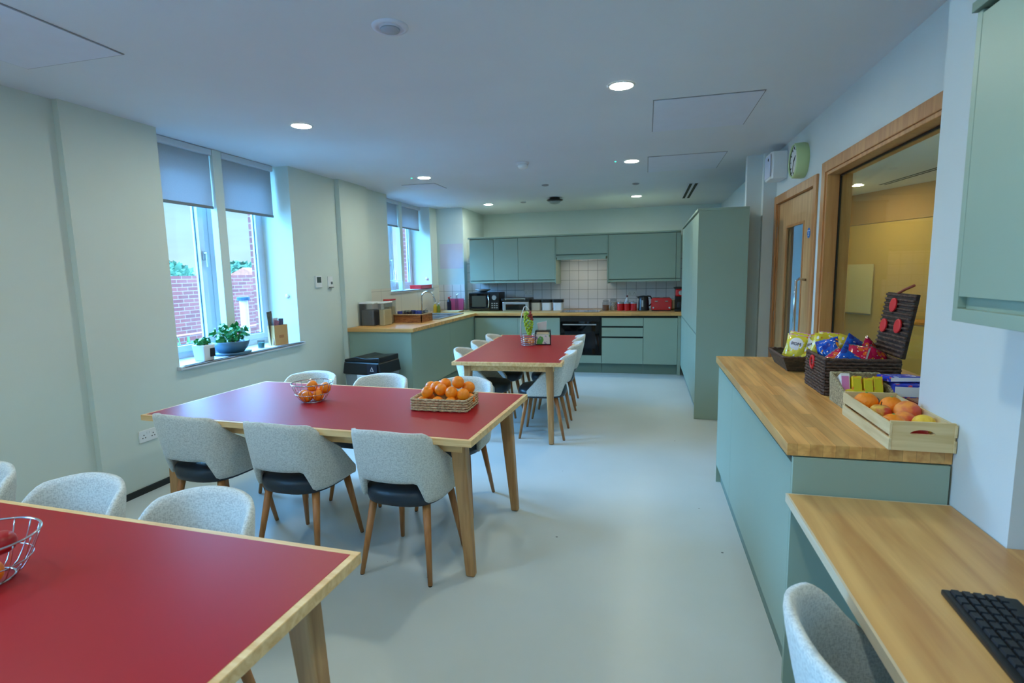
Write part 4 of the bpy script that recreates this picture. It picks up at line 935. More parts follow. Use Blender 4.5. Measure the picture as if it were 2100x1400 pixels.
# ------------------------------------------------------------------ right counter, desk and wall cabinet
for a, b, xb, lab in ((1.992, 3.33, 0.975, 'long blue-green counter cabinet nearest the desk'), (3.33, 3.93, 1.215, 'narrower counter cabinet at the far end under the crisp tray')):
    t = thing('counter_cabinet', lab, 'cabinet', (0.507, (a + b) / 2, 0), 0, 'cabinets under the snack counter'); h = (b - a) / 2
    B(0.02, xb - 0.507, -h, h, 0.14, 0.872).build('cabinet_body', SG, t)
    B(0.031, 0.045, -h, h, 0, 0.14).build('plinth', M['sage_dark'], t)
    B(0, 0.02, -h + 0.0015, h - 0.0015, 0.13, 0.845).build('door', SG, t, 0.0015)
    B(0.012, 0.02, -h, h, 0.847, 0.872).build('grip_recess', M['gap'], t)
    if a < 2: B(0, 0.47, -h - 0.02, -h, 0, 0.872).build('end_panel', SG, t, 0.001)
    else: B(0, 0.70, h, h + 0.012, 0.0, 0.872).build('end_panel', SG, t, 0.001)
o = MB().prism([(0.487, 1.965 + 0.012), (0.983, 1.977), (0.983, 2.233), (1.226, 2.233), (1.226, 3.95), (0.487, 3.95)], 0.876, 0.92).build('snack_counter_top', M['oak'], None, 0.002)
tag(o, 'oak butcher-block worktop of the snack counter on the right', 'worktop')
t = thing('desk', 'oak-topped desk in the bottom right corner, lower than the snack counter', 'desk', (0, 0, 0))
poly = [(0.493, -1.2), (1.446, -1.2), (1.446, 1.683), (0.981, 1.683), (0.981, 1.960), (0.493, 1.960)]
MB().prism(poly, 0.712, 0.742).build('desktop', M['desk_oak'], t)
MB().box(0.486, 0.493, -1.2, 1.966, 0.712, 0.742).box(0.493, 0.981, 1.960, 1.966, 0.712, 0.742).build('edging', M['edge_oak'], t)
B(0.53, 1.446, -1.2, -1.18, 0, 0.712).build('side_panel', SG, t)
B(1.40, 1.446, -1.18, 1.68, 0.55, 0.712).build('rear_rail', SG, t)
t = thing('wall_cabinet', 'large blue-green wall cabinet above the desk at the right edge', 'cabinet', (0.80, 1.672, 1.38))
B(0.02, 0.645, -1.25, 0, 0, 0.775).build('cabinet_body', SG, t)
B(0, 0.02, -1.25, 0, 0, 0.034).build('bottom_rail', SG, t, 0.001); B(0, 0.02, -0.022, 0, 0.034, 0.775).build('side_rail', SG, t, 0.001)
B(0, 0.02, -0.62, -0.024, 0.066, 0.765).build('door', SG, t, 0.001); B(0, 0.02, -1.25, -0.623, 0.066, 0.765).build('door', SG, t, 0.001)
B(-0.012, 0.645, -1.25, 0.003, 0.776, 0.80).build('cornice', M['sage_dark'], t, 0.001)
# keyboard
t = thing('keyboard', 'black computer keyboard on the desk', 'keyboard', (0.760, 1.175, 0.7425), math.radians(-3))
B(-0.075, 0.075, -0.225, 0.225, 0, 0.014).build('keyboard_body', M['black'], t, 0.004)
keym = mat('keycap', (34, 38, 44), 0.45)
k0 = None
for r in range(5):
    for c in range(15):
        if k0 is None: k0 = MB().hexa([(-0.0085, -0.0125, 0), (0.0085, -0.0125, 0), (0.0085, 0.0125, 0), (-0.0085, 0.0125, 0), (-0.007, -0.0105, 0.007), (0.007, -0.0105, 0.007), (0.007, 0.0105, 0.007), (-0.007, 0.0105, 0.007)]).build('key', keym, t); k = k0
        else: k = k0.copy(); COL.objects.link(k); k.parent = t
        k.location = (-0.052 + r * 0.022, -0.203 + c * 0.029, 0.0142)

# ------------------------------------------------------------------ tables
def make_table(name, label, loc, rz, L=2.08, W=1.0):
    t = thing(name, label, 'table', loc, rz, 'red-topped dining tables')
    a, b = L / 2, W / 2; e = 0.022
    B(-a, a, -b, b, 0.716, 0.749).build('tabletop', M['ply'], t, 0.002)
    B(-a + e, a - e, -b + e, b - e, 0.7485, 0.750).build('red_inlay', M['red'], t)
    m = MB(); i = 0.085
    m.box(-a + i, a - i, -b + i, -b + i + 0.022, 0.655, 0.716); m.box(-a + i, a - i, b - i - 0.022, b - i, 0.655, 0.716)
    m.box(-a + i, -a + i + 0.022, -b + i + 0.022, b - i - 0.022, 0.655, 0.716); m.box(a - i - 0.022, a - i, -b + i + 0.022, b - i - 0.022, 0.655, 0.716)
    m.build('apron', M['ply'], t, 0.002)
    for sx in (-1, 1):
        for sy in (-1, 1):
            tx, ty = sx * (a - 0.115), sy * (b - 0.125); bx, by = sx * (a - 0.065), sy * (b - 0.110)
            wt_, dt, wb, db = 0.040, 0.034, 0.024, 0.022
            P = [(bx - wb, by - db, 0), (bx + wb, by - db, 0), (bx + wb, by + db, 0), (bx - wb, by + db, 0), (tx - wt_, ty - dt, 0.7158), (tx + wt_, ty - dt, 0.7158), (tx + wt_, ty + dt, 0.7158), (tx - wt_, ty + dt, 0.7158)]
            MB().hexa(P).build('leg', M['tleg'], t, 0.010, seg=3)
    return t
R_ = math.radians
make_table('dining_table', 'nearest red-topped table, cut off at the bottom left of the photo', (-1.839, 0.815, 0), R_(-2.2))
make_table('dining_table', 'middle red-topped table with the woven basket of oranges', (-1.804, 2.849, 0), R_(-3.0))
make_table('dining_table', 'far red-topped table pointing towards the kitchen', (-1.2425, 5.502, 0), R_(90 + 2.6))

# ------------------------------------------------------------------ tub chairs
def smooth(a, b, x):
    x = min(1, max(0, (x - a) / (b - a))); return x * x * (3 - 2 * x)
def make_chair(label, loc, rz):
    """faces +y in its own space"""
    t = thing('tub_chair', label, 'chair', loc, rz, 'pale grey tub chairs')
    N = 48; K = 14; v = []; f = []
    def plan(tt, z, off):
        lean = (z - 0.42) / 0.38
        a = 0.232 + 0.018 * lean - off; b = 0.215 + 0.078 * lean - off; yc = -0.02
        s = 1 if tt >= 0 else -1; u = abs(tt)
        if u < 0.72:
            ph = u / 0.72 * PI / 2
            x = a * (math.sin(ph) ** 0.78); y = yc - b * (math.cos(ph) ** 0.72 if math.cos(ph) > 1e-9 else 0)
        else: x = a + 0.0 * u; y = yc + (u - 0.72) / 0.28 * 0.15
        return s * x, y
    for i in range(N + 1):
        tt = -1 + 2 * i / N; u = abs(tt)
        zt = 0.808 - 0.022 * smooth(0.0, 0.45, u) - 0.325 * (max(0, u - 0.40) / 0.60) ** 1.12 * (0.4 + 0.6 * smooth(0.40, 0.60, u))
        zb = 0.528 - 0.118 * smooth(0.27, 0.40, u) + 0.0 * u
        th = 0.034 if u < 0.97 else 0.022
        zm = (zt + zb) / 2; hh = (zt - zb) / 2
        for k in range(K):
            a = 2 * PI * k / K; ca, sa = math.cos(a), math.sin(a)
            o_ = (abs(ca) ** 0.45) * (1 if ca > 0 else -1); q = (abs(sa) ** 0.75) * (1 if sa > 0 else -1)
            zz = zm + q * hh; x, y = plan(tt, zz, th * (0.5 - 0.5 * o_))
            v.append((x, y, zz))
    for i in range(N):
        for k in range(K): f.append((i * K + k, i * K + (k + 1) % K, (i + 1) * K + (k + 1) % K, (i + 1) * K + k))
    f.append(tuple(range(K - 1, -1, -1))); f.append(tuple(N * K + k for k in range(K)))
    MB().add(v, f).build('backrest', M['fab'], t, smooth=True)
    # seat cushion
    m = MB(); prof = [(0.86, 0.385), (0.97, 0.395), (1.0, 0.425), (0.98, 0.458), (0.90, 0.474), (0.6, 0.482), (0.0001, 0.485)]
    n = 36; vv = []; ff = []
    for r, z in prof:
        for i in range(n):
            a = 2 * PI * i / n; c_, s_ = math.cos(a), math.sin(a); e = 0.72
            x = r * 0.212 * (abs(c_) ** e) * (1 if c_ > 0 else -1); y = r * 0.228 * (abs(s_) ** e) * (1 if s_ > 0 else -1) + 0.015
            vv.append((x, y, z))
    for j in range(len(prof) - 1):
        for i in range(n): ff.append((j * n + i, j * n + (i + 1) % n, (j + 1) * n + (i + 1) % n, (j + 1) * n + i))
    ff.append(tuple(range(n - 1, -1, -1))); m.add(vv, ff); m.build('seat', M['vinyl'], t, smooth=True)
    for sx, sy in ((-1, -1), (1, -1), (-1, 1), (1, 1)):
        lg = MB().rod((sx * 0.150, sy * 0.135 + 0.01, 0.395), (sx * 0.195, sy * 0.205 + (0.005 if sy > 0 else 0), 0.004), 0.0215, 0.0115, 16).build('leg', M['cleg'], t, smooth=False)
        for p_ in lg.data.polygons: p_.use_smooth = len(p_.vertices) == 4
        MB().rod((sx * 0.195, sy * 0.205 + (0.005 if sy > 0 else 0), 0.0), (sx * 0.195, sy * 0.205 + (0.005 if sy > 0 else 0), 0.006), 0.010, n=10).build('foot_pad', M['black'], lg)
    return t
chair0 = make_chair('pale grey tub chair at the near side of the middle table, nearest its right leg', (-1.20, 2.49, 0), R_(-4))
CH = [(-1.85, 2.51, -3, 'pale grey tub chair in the middle of the near side of the middle table'),
      (-2.48, 2.55, -6, 'pale grey tub chair at the left end of the near side of the middle table'),
      (-1.235, 3.24, 177, 'tub chair behind the basket of oranges, far side of the middle table'),
      (-1.885, 3.27, 176, 'tub chair at the middle of the far side of the middle table'),
      (-2.475, 3.29, 179, 'tub chair behind the wire bowl of oranges, far side of the middle table'),
      (-1.445, 1.18, 178, 'tub chair at the far side of the nearest table, rightmost of its row'),
      (-2.015, 1.20, 177, 'tub chair at the far side of the nearest table, second from its right'),
      (-2.590, 1.22, 179, 'tub chair at the far side of the nearest table, cut by the left photo edge'),
      (-0.925, 4.86, 92, 'tub chair on the right side of the far table, nearest the camera'),
      (-0.945, 5.54, 91, 'tub chair at the middle of the right side of the far table'),
      (-0.985, 6.13, 93, 'tub chair on the right side of the far table, closest to the oven'),
      (-1.53, 4.95, -86, 'tub chair on the left side of the far table, nearest the camera'),
      (-1.545, 5.52, -89, 'tub chair at the middle of the left side of the far table'),
      (-1.56, 6.12, -88, 'tub chair on the left side of the far table, farthest from the camera'),
      (0.605, 1.13, -88, 'pale tub chair pushed in at the desk in the bottom right corner')]
for x, y, a, lab in CH: dup(chair0, (x, y, 0), R_(a), lab)

# ------------------------------------------------------------------ fruit
def orange_mesh(m, name, r, sq=0.95):
    return MB().ball((0, 0, 0), r, 22, 14, (1, 1, sq)).build(name, m, None, smooth=True)
o0 = orange_mesh(M['orange'], 'orange', 0.038); nub = MB().lathe([(0.005, 0.0), (0.003, 0.002)], (0, 0, 0.0355), 8).build('stem_scar', M['leaf2'], o0)
used = [False]
def put_orange(x, y, z, label, group, sc_=1.0, rot=(0, 0, 0)):
    if not used[0]: o = o0; used[0] = True
    else:
        o = o0.copy(); COL.objects.link(o)
        for ch in o0.children: c = ch.copy(); COL.objects.link(c); c.parent = o
    o.location = (x, y, z); o.scale = (sc_,) * 3; o.rotation_euler = rot
    return tag(o, label, 'orange', group)
T = 0.7505
# woven basket with oranges
bx, by, bz = -1.150, 2.885, T
t = thing('woven_basket', 'rectangular woven rush basket heaped with oranges on the middle table', 'basket', (bx, by, bz), R_(1.0))
W2, D2, H = 0.172, 0.115, 0.074
m = MB(); q = 0.010
m.box(-W2 + q, W2 - q, -D2 + q, D2 - q, 0, 0.008); m.box(-W2 + 0.004, W2 - 0.004, -D2 + 0.004, -D2 + 0.004 + q, 0.004, H - 0.006); m.box(-W2 + 0.004, W2 - 0.004, D2 - 0.004 - q, D2 - 0.004, 0.004, H - 0.006)
m.box(-W2 + 0.004, -W2 + 0.004 + q, -D2 + 0.014, D2 - 0.014, 0.004, H - 0.006); m.box(W2 - 0.004 - q, W2 - 0.004, -D2 + 0.014, D2 - 0.014, 0.004, H - 0.006)
m.build('basket_body', M['rush'], t)
def braid(m, w, d, z, r, ph, amp=0.0035, n=26):
    base = rrect(w, d, 0.02, 4); L = []
    for i in range(len(base)):
        a = Vector((*base[i], z)); b = Vector((*base[(i + 1) % len(base)], z)); k = max(1, int((b - a).length / 0.009))
        L += [a.lerp(b, j / k) for j in range(k)]
    out = []
    for i, p in enumerate(L):
        d_ = Vector((p.x, p.y, 0)).normalized(); out.append(p + d_ * amp * math.sin(i * 1.15 + ph) + Vector((0, 0, amp * 0.5 * math.cos(i * 1.15 + ph))))
    m.tube(out, r, 7, True)
m = MB()
for k in range(5):
    z = 0.007 + k * 0.0145; braid(m, 2 * W2 - 0.004, 2 * D2 - 0.004, z, 0.0062, k * PI); braid(m, 2 * W2 - 0.004, 2 * D2 - 0.004, z + 0.002, 0.0055, k * PI + PI, 0.003)
m.build('woven_braid', M['rope'], t, smooth=True)
G = 'oranges heaped in the woven basket'
OR = [(-1.262, 2.812, .793, 'orange low at the front left of the woven basket'), (-1.165, 2.810, .793, 'orange low in the front centre of the woven basket'), (-1.085, 2.812, .793, 'orange low at the front, right of centre in the woven basket'),
      (-1.240, 2.835, .846, 'large orange at the front left of the basket heap'), (-1.090, 2.838, .848, 'front orange right of centre in the basket heap'), (-1.018, 2.840, .838, 'orange at the front right corner of the basket heap'),
      (-1.163, 2.858, .860, 'big orange in the centre of the basket heap'), (-1.262, 2.950, .852, 'orange at the back left of the basket heap'), (-1.208, 2.905, .862, 'orange behind the large front left one in the basket'),
      (-1.172, 2.955, .872, 'small orange at the back centre of the basket heap'), (-1.070, 2.900, .898, 'topmost orange of the basket heap'), (-1.016, 2.930, .862, 'orange right of the topmost one in the basket heap'),
      (-1.005, 2.900, .800, 'orange low at the right end of the woven basket'), (-1.26, 2.90, .795, 'orange at the bottom left of the heap, behind the front row'), (-1.10, 2.93, .798, 'orange at the bottom of the heap under the topmost one')]
for i, (x, y, z, lab) in enumerate(OR): put_orange(x, y, z, lab, G, 1.0 if i % 3 else 0.96, (i * 0.9, i * 0.5, i))
# wire bowls
def wire_bowl(loc, r0, r1, h, label, n=16, name='wire_bowl'):
    t = thing(name, label, 'fruit bowl', loc)
    m = MB(); m.tube(ring((0, 0, h), r1, 48), 0.0032, 8, True); m.build('rim', M['chrome'], t, smooth=True)
    m = MB(); m.tube(ring((0, 0, 0.003), r0, 36), 0.0028, 8, True); m.tube(ring((0, 0, h * 0.45), r0 + (r1 - r0) * 0.66, 40), 0.0016, 6, True)
    m.tube([(-r0, 0, 0.003), (r0, 0, 0.003)], 0.0018, 6); m.tube([(0, -r0, 0.003), (0, r0, 0.003)], 0.0018, 6); m.build('base_ring', M['chrome'], t, smooth=True)
    for i in range(n):
        a = 2 * PI * i / n; c, s = math.cos(a), math.sin(a)
        MB().tube([(c * (r0 + (r1 - r0) * (u ** 0.6)), s * (r0 + (r1 - r0) * (u ** 0.6)), 0.003 + u * (h - 0.003)) for u in (0, .12, .3, .55, .8, 1)], 0.0016, 6).build('wire', M['chrome'], t, smooth=True)
    return t
wire_bowl((-2.045, 2.885, T), 0.062, 0.125, 0.118, 'chrome wire bowl with a few oranges on the middle table')
G = 'oranges in the wire bowl on the middle table'
for i, (dx, dy, dz, lab) in enumerate(((-0.050, -0.018, .040, 'orange at the left of the wire bowl on the middle table'), (-0.006, -0.052, .040, 'orange at the front of the wire bowl on the middle table'), (0.048, -0.015, .040, 'orange at the lower right of the wire bowl on the middle table'), (0.010, 0.048, .042, 'orange at the back of the wire bowl on the middle table'), (0.0, 0.0, .097, 'orange on top of the others in the middle table wire bowl'), (0.068, 0.038, 0.080, 'tangerine high at the right of the middle table wire bowl'))):
    put_orange(-2.045 + dx, 2.885 + dy, T + dz, lab, G, 0.94, (i, i * 2, 0.4 * i))
wire_bowl((-1.685, 0.925, T), 0.062, 0.125, 0.118, 'chrome wire bowl at the left edge of the nearest table')
def fruit(name, m, x, y, z, r, lab, cat, sq=1, fn=None, stem=True, rot=(0, 0, 0)):
    o = MB().ball((0, 0, 0), r, 22, 14, (1, 1, sq), fn).build(name, m, None, smooth=True, loc=(x, y, z)); o.rotation_euler = rot
    if stem: MB().tube([(0, 0, r * sq * 0.8), (0.002, 0, r * sq + 0.008)], 0.0015, 5).build('stem', M['soil'], o)
    return tag(o, lab, cat)
apf = lambda d: 1 - 0.18 * max(0, abs(d.z) - 0.75) / 0.25
put_orange(-1.635, 0.90, T + 0.042, 'orange at the lower right of the bowl on the nearest table', None, 1.0)
put_orange(-1.70, 0.87, T + 0.042, 'orange at the front of the bowl on the nearest table', None, 1.0)
fruit('apple', M['apple_red'], -1.66, 0.955, T + 0.095, 0.036, 'dark red apple on top in the bowl on the nearest table', 'apple', 0.92, apf)
fruit('apple', M['apple_red'], -1.725, 0.935, T + 0.088, 0.036, 'red apple at the left in the bowl on the nearest table', 'apple', 0.92, apf)
# fruit stand on the far table
t = thing('fruit_stand', 'tall white wire fruit stand with a banana hook on the far table', 'fruit stand', (-1.235, 5.60, T))
for k in range(6): MB().tube(ring((0, 0, 0.006 + k * 0.022), 0.078 + 0.002 * k, 36), 0.0034, 7, True).build('basket_ring', M['chrome'], t, smooth=True)
for k in range(6):
    a = 2 * PI * k / 6; MB().rod((0.078 * math.cos(a), 0.078 * math.sin(a), 0.004), (0.088 * math.cos(a), 0.088 * math.sin(a), 0.118), 0.002, n=6).build('upright_wire', M['chrome'], t)
MB().tube([(-0.085, 0.01, 0.10), (-0.088, 0.01, 0.24), (-0.075, 0.01, 0.34), (-0.045, 0.01, 0.415), (-0.02, 0.0, 0.425), (0.0, -0.01, 0.40), (0.02, -0.01, 0.375)], 0.004, 8).build('hook', M['white'], t, smooth=True)
MB().tube([(-0.085, -0.03, 0.10), (-0.082, -0.03, 0.24), (-0.065, -0.02, 0.34), (-0.045, 0.0, 0.415)], 0.004, 8).build('hook', M['white'], t, smooth=True)
put_orange(-1.20, 5.575, T + 0.045, 'orange in the bottom of the wire fruit stand', None, 1.0)
fruit('apple', M['apple'], -1.262, 5.63, T + 0.045, 0.034, 'apple in the bottom of the wire fruit stand', 'apple', 0.92, apf)
t = thing('grape_bunch', 'bunch of green and reddish grapes hanging from the fruit stand hook', 'grapes', (-1.235, 5.585, T + 0.37))
MB().tube([(0, 0, 0.008), (0, 0, -0.10), (0.02, 0, -0.22)], 0.003, 6).build('stem', M['leaf2'], t)
rnd = random.Random(9); g0 = {}
for i in range(64):
    z = -0.01 - 0.25 * (i / 64); w = 0.034 * math.sin(PI * min(1, 0.18 + 0.85 * (i / 64))) + 0.010
    a = i * 2.4; mm = 'grape_r' if (i % 64 < 22 and math.cos(a) > 0.2) else 'grape'
    if mm not in g0: g = MB().ball((0, 0, 0), 0.0125, 12, 8, (1, 1, 1.15)).build('grape', M[mm], t, smooth=True); g0[mm] = g
    else: g = g0[mm].copy(); COL.objects.link(g); g.parent = t
    g.location = (w * math.cos(a) + 0.012 * (i / 64), w * math.sin(a), z)
t = thing('napkin_dispenser', 'black-framed napkin dispenser with white napkins on the far table', 'napkin dispenser', (-1.085, 5.66, T), R_(8))
m = MB(); m.box(-0.085, 0.085, -0.055, 0.055, 0, 0.012); m.box(-0.085, -0.075, -0.055, 0.055, 0.012, 0.145); m.box(0.075, 0.085, -0.055, 0.055, 0.012, 0.145); m.box(-0.085, 0.085, -0.055, 0.055, 0.145, 0.157); m.build('frame', M['black'], t, 0.004)
B(-0.074, 0.074, -0.058, -0.050, 0.014, 0.115).build('front_card', blobs('printed_card', (214, 214, 196), [((86, 168, 74), 9, 0.38), ((150, 140, 170), 24, 0.3)]), t)
MB().prism([(-0.07, 0.118), (0.07, 0.118), (0.06, 0.143), (-0.06, 0.143)], -0.05, 0.05, 'Y').build('napkin_stack', M['beige'], t)
o = MB().hexa([(-0.05, 0, 0.1572), (0.035, 0, 0.1572), (0.035, 0.02, 0.1572), (-0.05, 0.02, 0.1572), (-0.066, -0.01, 0.235), (0.04, -0.006, 0.258), (0.04, 0.016, 0.258), (-0.066, 0.012, 0.235)]).build('napkins', M['white'], t)

# ------------------------------------------------------------------ snack counter: baskets, bags, boxes, crate
ZK = 0.9205
def open_basket(name, label, loc, wb, db, wt_, dt, h, m_, rim, rz=0, th=0.012, hz=None):
    t = thing(name, label, 'basket', loc, rz); m = MB()
    hz = hz or (h, h, h, h)
    o_b = [(-wb, -db, 0), (wb, -db, 0), (wb, db, 0), (-wb, db, 0)]; o_t = [(-wt_, -dt, hz[0]), (wt_, -dt, hz[1]), (wt_, dt, hz[2]), (-wt_, dt, hz[3])]
    i_b = [(x - math.copysign(th, x), y - math.copysign(th, y), th) for x, y, z in o_b]; i_t = [(x - math.copysign(th, x), y - math.copysign(th, y), z) for x, y, z in o_t]
    v = o_b + o_t + i_b + i_t
    f = [(0, 3, 2, 1), (8, 9, 10, 11)]
    for k in range(4):
        j = (k + 1) % 4; f += [(k, j, 4 + j, 4 + k), (8 + j, 8 + k, 12 + k, 12 + j), (4 + k, 4 + j, 12 + j, 12 + k)]
    m.add(v, f); m.build('basket_body', m_, t)
    c = [( (o_t[k][0] + i_t[k][0]) / 2, (o_t[k][1] + i_t[k][1]) / 2, hz[k] + 0.001) for k in range(4)]
    L = []
    for k in range(4):
        a, b = Vector(c[k]), Vector(c[(k + 1) % 4]); n_ = int((b - a).length / 0.012); L += [a.lerp(b, j / n_) + Vector((0, 0, 0.0015 * math.sin(j * 2.2))) for j in range(n_)]
    MB().tube(L, 0.008, 8, True).build('rim', rim, t, smooth=True)
    return t
t = open_basket('shallow_basket', 'shallow dark wicker tray of yellow crisp bags at the far end of the snack counter', (0.985, 3.57, ZK), 0.165, 0.17, 0.20, 0.205, 0.085, M['wicker_grey'], M['rope_dark'])
t = open_basket('wicker_hamper', 'dark square wicker hamper with its lid open, full of crisp bags', (0.985, 2.92, ZK), 0.155, 0.155, 0.158, 0.158, 0.172, M['wicker'], M['rope_dark'])
m = MB(); n_ = 11                                                # woven lid, slightly domed, tipped back on its hinge
m = MB()
for k in range(11): braid(m, 0.316, 0.316, 0.008 + k * 0.0148, 0.0062, k * PI, 0.003)
m.build('woven_side', M['rope_dark'], t, smooth=True)
lid = MB(); lid.box(-0.15, 0.15, -0.008, 0.010, 0.0, 0.30)
lo = lid.build('lid', M['wicker'], t, 0.004); lo.location = (0.165, 0, 0.180); lo.rotation_euler = (R_(-8), 0, R_(-90))
redm = mat('red_leather', (214, 40, 44), 0.45)
for k in range(14): MB().tube([(-0.15 + j * 0.01, -0.009 - 0.003 * math.sin(j * 1.1 + k * PI), 0.012 + k * 0.0213) for j in range(31)], 0.006, 6).build('weave_band', M['rope_dark'], lo, smooth=True)
for x, z in ((-0.03, 0.24), (0.065, 0.145), (-0.085, 0.135)):
    MB().lathe([(0.034, -0.016), (0.034, -0.022), (0.028, -0.024)], (x, 0, z), 24, 'Y').build('lid_pad', redm, lo)
MB().tube([(-0.03, -0.008, 0.298), (0.02, -0.006, 0.318), (0.09, 0.0, 0.340)], 0.006, 8).build('lid_strap', mat('brown_strap', (140, 62, 40), 0.5), lo, smooth=True)
MB().tube([(-0.164, p[0] + 0.02, p[1] + 0.135) for p in [(0.026 * math.cos(a), 0.030 * math.sin(a)) for a in [2 * PI * i / 20 for i in range(20)]]], 0.007, 7, True).build('loop_handle', redm, t, smooth=True)
# crisp bags
def bag(m_, x, y, z, w, h, d, rot, lab, group, text=None, tm=None, top=None, seed=0):
    t = thing('crisp_bag', lab, 'crisp bag', (x, y, z), 0, group); t.rotation_euler = rot
    nx, nz = 12, 16; rnd = random.Random(seed); ph = rnd.random() * 6
    v = []; f = []
    for s in (-1, 1):
        for j in range(nz + 1):
            for i in range(nx + 1):
                u = -1 + 2 * i / nx; q = -1 + 2 * j / nz
                bl = max(0, (1 - u ** 4)) ** 0.6 * max(0, (1 - abs(q) ** 3)) ** 0.7
                wr = 1 + 0.10 * math.sin(5 * u + ph) * math.cos(4 * q + ph) + 0.05 * math.sin(13 * u + ph * 2)
                pinch = 1 - 0.06 * (1 - abs(q) ** 2) * abs(u)
                v.append((u * w / 2 * pinch, s * d / 2 * bl * wr + 0.003 * math.sin(18 * u + ph) * (abs(q) ** 6), q * h / 2 + h / 2))
    o_ = (nx + 1) * (nz + 1)
    for s in range(2):
        for j in range(nz):
            for i in range(nx):
                a = s * o_ + j * (nx + 1) + i; f.append((a, a + 1, a + nx + 2, a + nx + 1) if s == 0 else (a + nx + 1, a + nx + 2, a + 1, a))
    MB().add(v, f).build('bag_body', m_, t, smooth=True)
    if text:
        MB().lathe([(w * 0.30, 0), (w * 0.27, -0.002)], (0, -d / 2 * 0.96, h * 0.66), 24, 'Y').build('label_panel', M['label_w'], t)
        text_part('label_text', text, w * 0.20, tm or M['label_navy'], t, (0, -d / 2 * 0.96 - 0.004, h * 0.66), (PI / 2, 0, 0))
    if top:
        B(-w / 2 * 0.9, w / 2 * 0.9, -0.004, 0.004, h * 0.90, h * 1.0).build('crimped_top', top, t)
    return t
G = 'yellow crisp bags in the shallow basket'
yb = [(0.870, 3.50, 0.026, 'front left yellow crisp bag standing tallest in the shallow basket', -28), (0.950, 3.455, 0.024, 'yellow crisp bag second from the front left in the shallow basket', -22),
      (1.02, 3.43, 0.012, 'yellow crisp bag leaning in the front middle of the shallow basket', -14), (1.10, 3.45, 0.01, 'yellow crisp bag at the front right behind the hamper corner', -8),
      (0.90, 3.64, 0.034, 'yellow crisp bag at the far left of the shallow basket', -30), (0.985, 3.60, 0.03, 'yellow crisp bag in the centre of the shallow basket', -20), (1.085, 3.62, 0.03, 'yellow crisp bag at the back right of the shallow basket', -12)]
for i, (x, y, dz, lab, az) in enumerate(yb):
    bag(M['bag_y'], x, y, ZK + dz + 0.01, 0.13, 0.172, 0.055, (R_(-14 - 9 * (i % 3)), R_((-1) ** i * (7 + 3 * i % 9)), R_(az)), lab, G, 'POM' if i < 3 else None, None, M['label_pink'], i)
G = 'crisp bags in the hamper'
hb = [('bag_b', 0.880, 2.81, 0.055, (-30, 30, -35), 'blue crisp bag at the front left of the hamper'), ('bag_b', 0.905, 2.93, 0.085, (-15, -20, -40), 'blue crisp bag standing behind the front left one in the hamper'),
      ('bag_b', 0.985, 2.965, 0.105, (-25, 35, 5), 'blue crisp bag topmost in the middle of the hamper'), ('bag_r', 0.965, 2.825, 0.06, (-35, -38, 10), 'magenta crisp bag in the front middle of the hamper'),
      ('bag_r', 1.050, 2.83, 0.060, (-20, 28, 20), 'magenta crisp bag at the front right of the hamper'), ('bag_r', 1.07, 2.97, 0.085, (-10, 35, 40), 'magenta crisp bag near the hamper lid'),
      ('bag_y', 0.875, 3.04, 0.09, (-5, 15, -10), 'yellow crisp bag at the back left of the hamper'),
      ('bag_r', 1.010, 2.88, 0.075, (-40, 8, -15), 'magenta crisp bag sandwiched in the centre of the hamper'),
      ('bag_r', 1.095, 2.90, 0.050, (-10, -35, 60), 'magenta crisp bag at the right rim of the hamper'), ('bag_y', 0.985, 3.045, 0.085, (-10, 20, 5), 'yellow crisp bag at the back of the hamper by the lid')]
for i, (mm, x, y, dz, r, lab) in enumerate(hb):
    bag(M[mm], x, y, ZK + dz + 0.028, 0.115, 0.145, 0.045, tuple(R_(a) for a in r), lab, G, None, None, M['foil'] if mm == 'bag_r' else None, 20 + i)
# seagrass basket with cartons
t = open_basket('seagrass_basket', 'small sloping seagrass basket of yellow cartons on the snack counter', (0.925, 2.57, ZK), 0.095, 0.115, 0.100, 0.118, 0.10, M['seagrass'], M['seagrass'], 0, 0.010, (0.055, 0.055, 0.125, 0.125))
def carton(name, m_, x, y, z, w, d, h, rot, lab, cat, group, face=None, facec=None):
    t = thing(name, lab, cat, (x, y, z), 0, group); t.rotation_euler = tuple(R_(a) for a in rot)
    B(-w / 2, w / 2, -d / 2, d / 2, 0, h).build('carton_body', m_, t, 0.001)
    if face: B(-w / 2 + 0.003, w / 2 - 0.003, -d / 2 - 0.0008, -d / 2, h * 0.12, h * 0.88).build('printed_face', face, t)
    B(-w / 2 * 0.9, w / 2 * 0.9, -d / 2 * 0.9, d / 2 * 0.9, h, h + 0.001).build('carton_top', facec or M['box_y'], t)
    return t
G = 'cartons in the seagrass basket'
for i, (x, y, z, lab) in enumerate(((0.858, 2.60, 0.03, 'white and pink carton at the left end of the seagrass basket'), (0.895, 2.57, 0.025, 'yellow carton second from the left in the seagrass basket'), (0.935, 2.56, 0.02, 'yellow carton third from the left in the seagrass basket'), (0.975, 2.57, 0.025, 'yellow carton at the right end of the seagrass basket'))):
    carton('snack_carton', M['box_y'] if i else M['label_w'], x, y, ZK + z, 0.034, 0.10, 0.10, (-24, 0, -6), lab, 'carton', G, mat('lime_face', (214, 196, 30), 0.4) if i else M['label_pink'], M['label_w'] if i % 2 == 0 else M['box_brown'])
for i, (x, y, lab) in enumerate(((0.885, 2.49, 'yellow snack packet lying at the front left of the seagrass basket'), (0.955, 2.485, 'yellow snack packet lying at the front right of the seagrass basket'))):
    t = bag(M['bag_y'], x, y, ZK + 0.045, 0.07, 0.09, 0.02, (R_(-70), 0, R_(20 * i)), lab, 'snack packets in the seagrass basket', seed=50 + i)
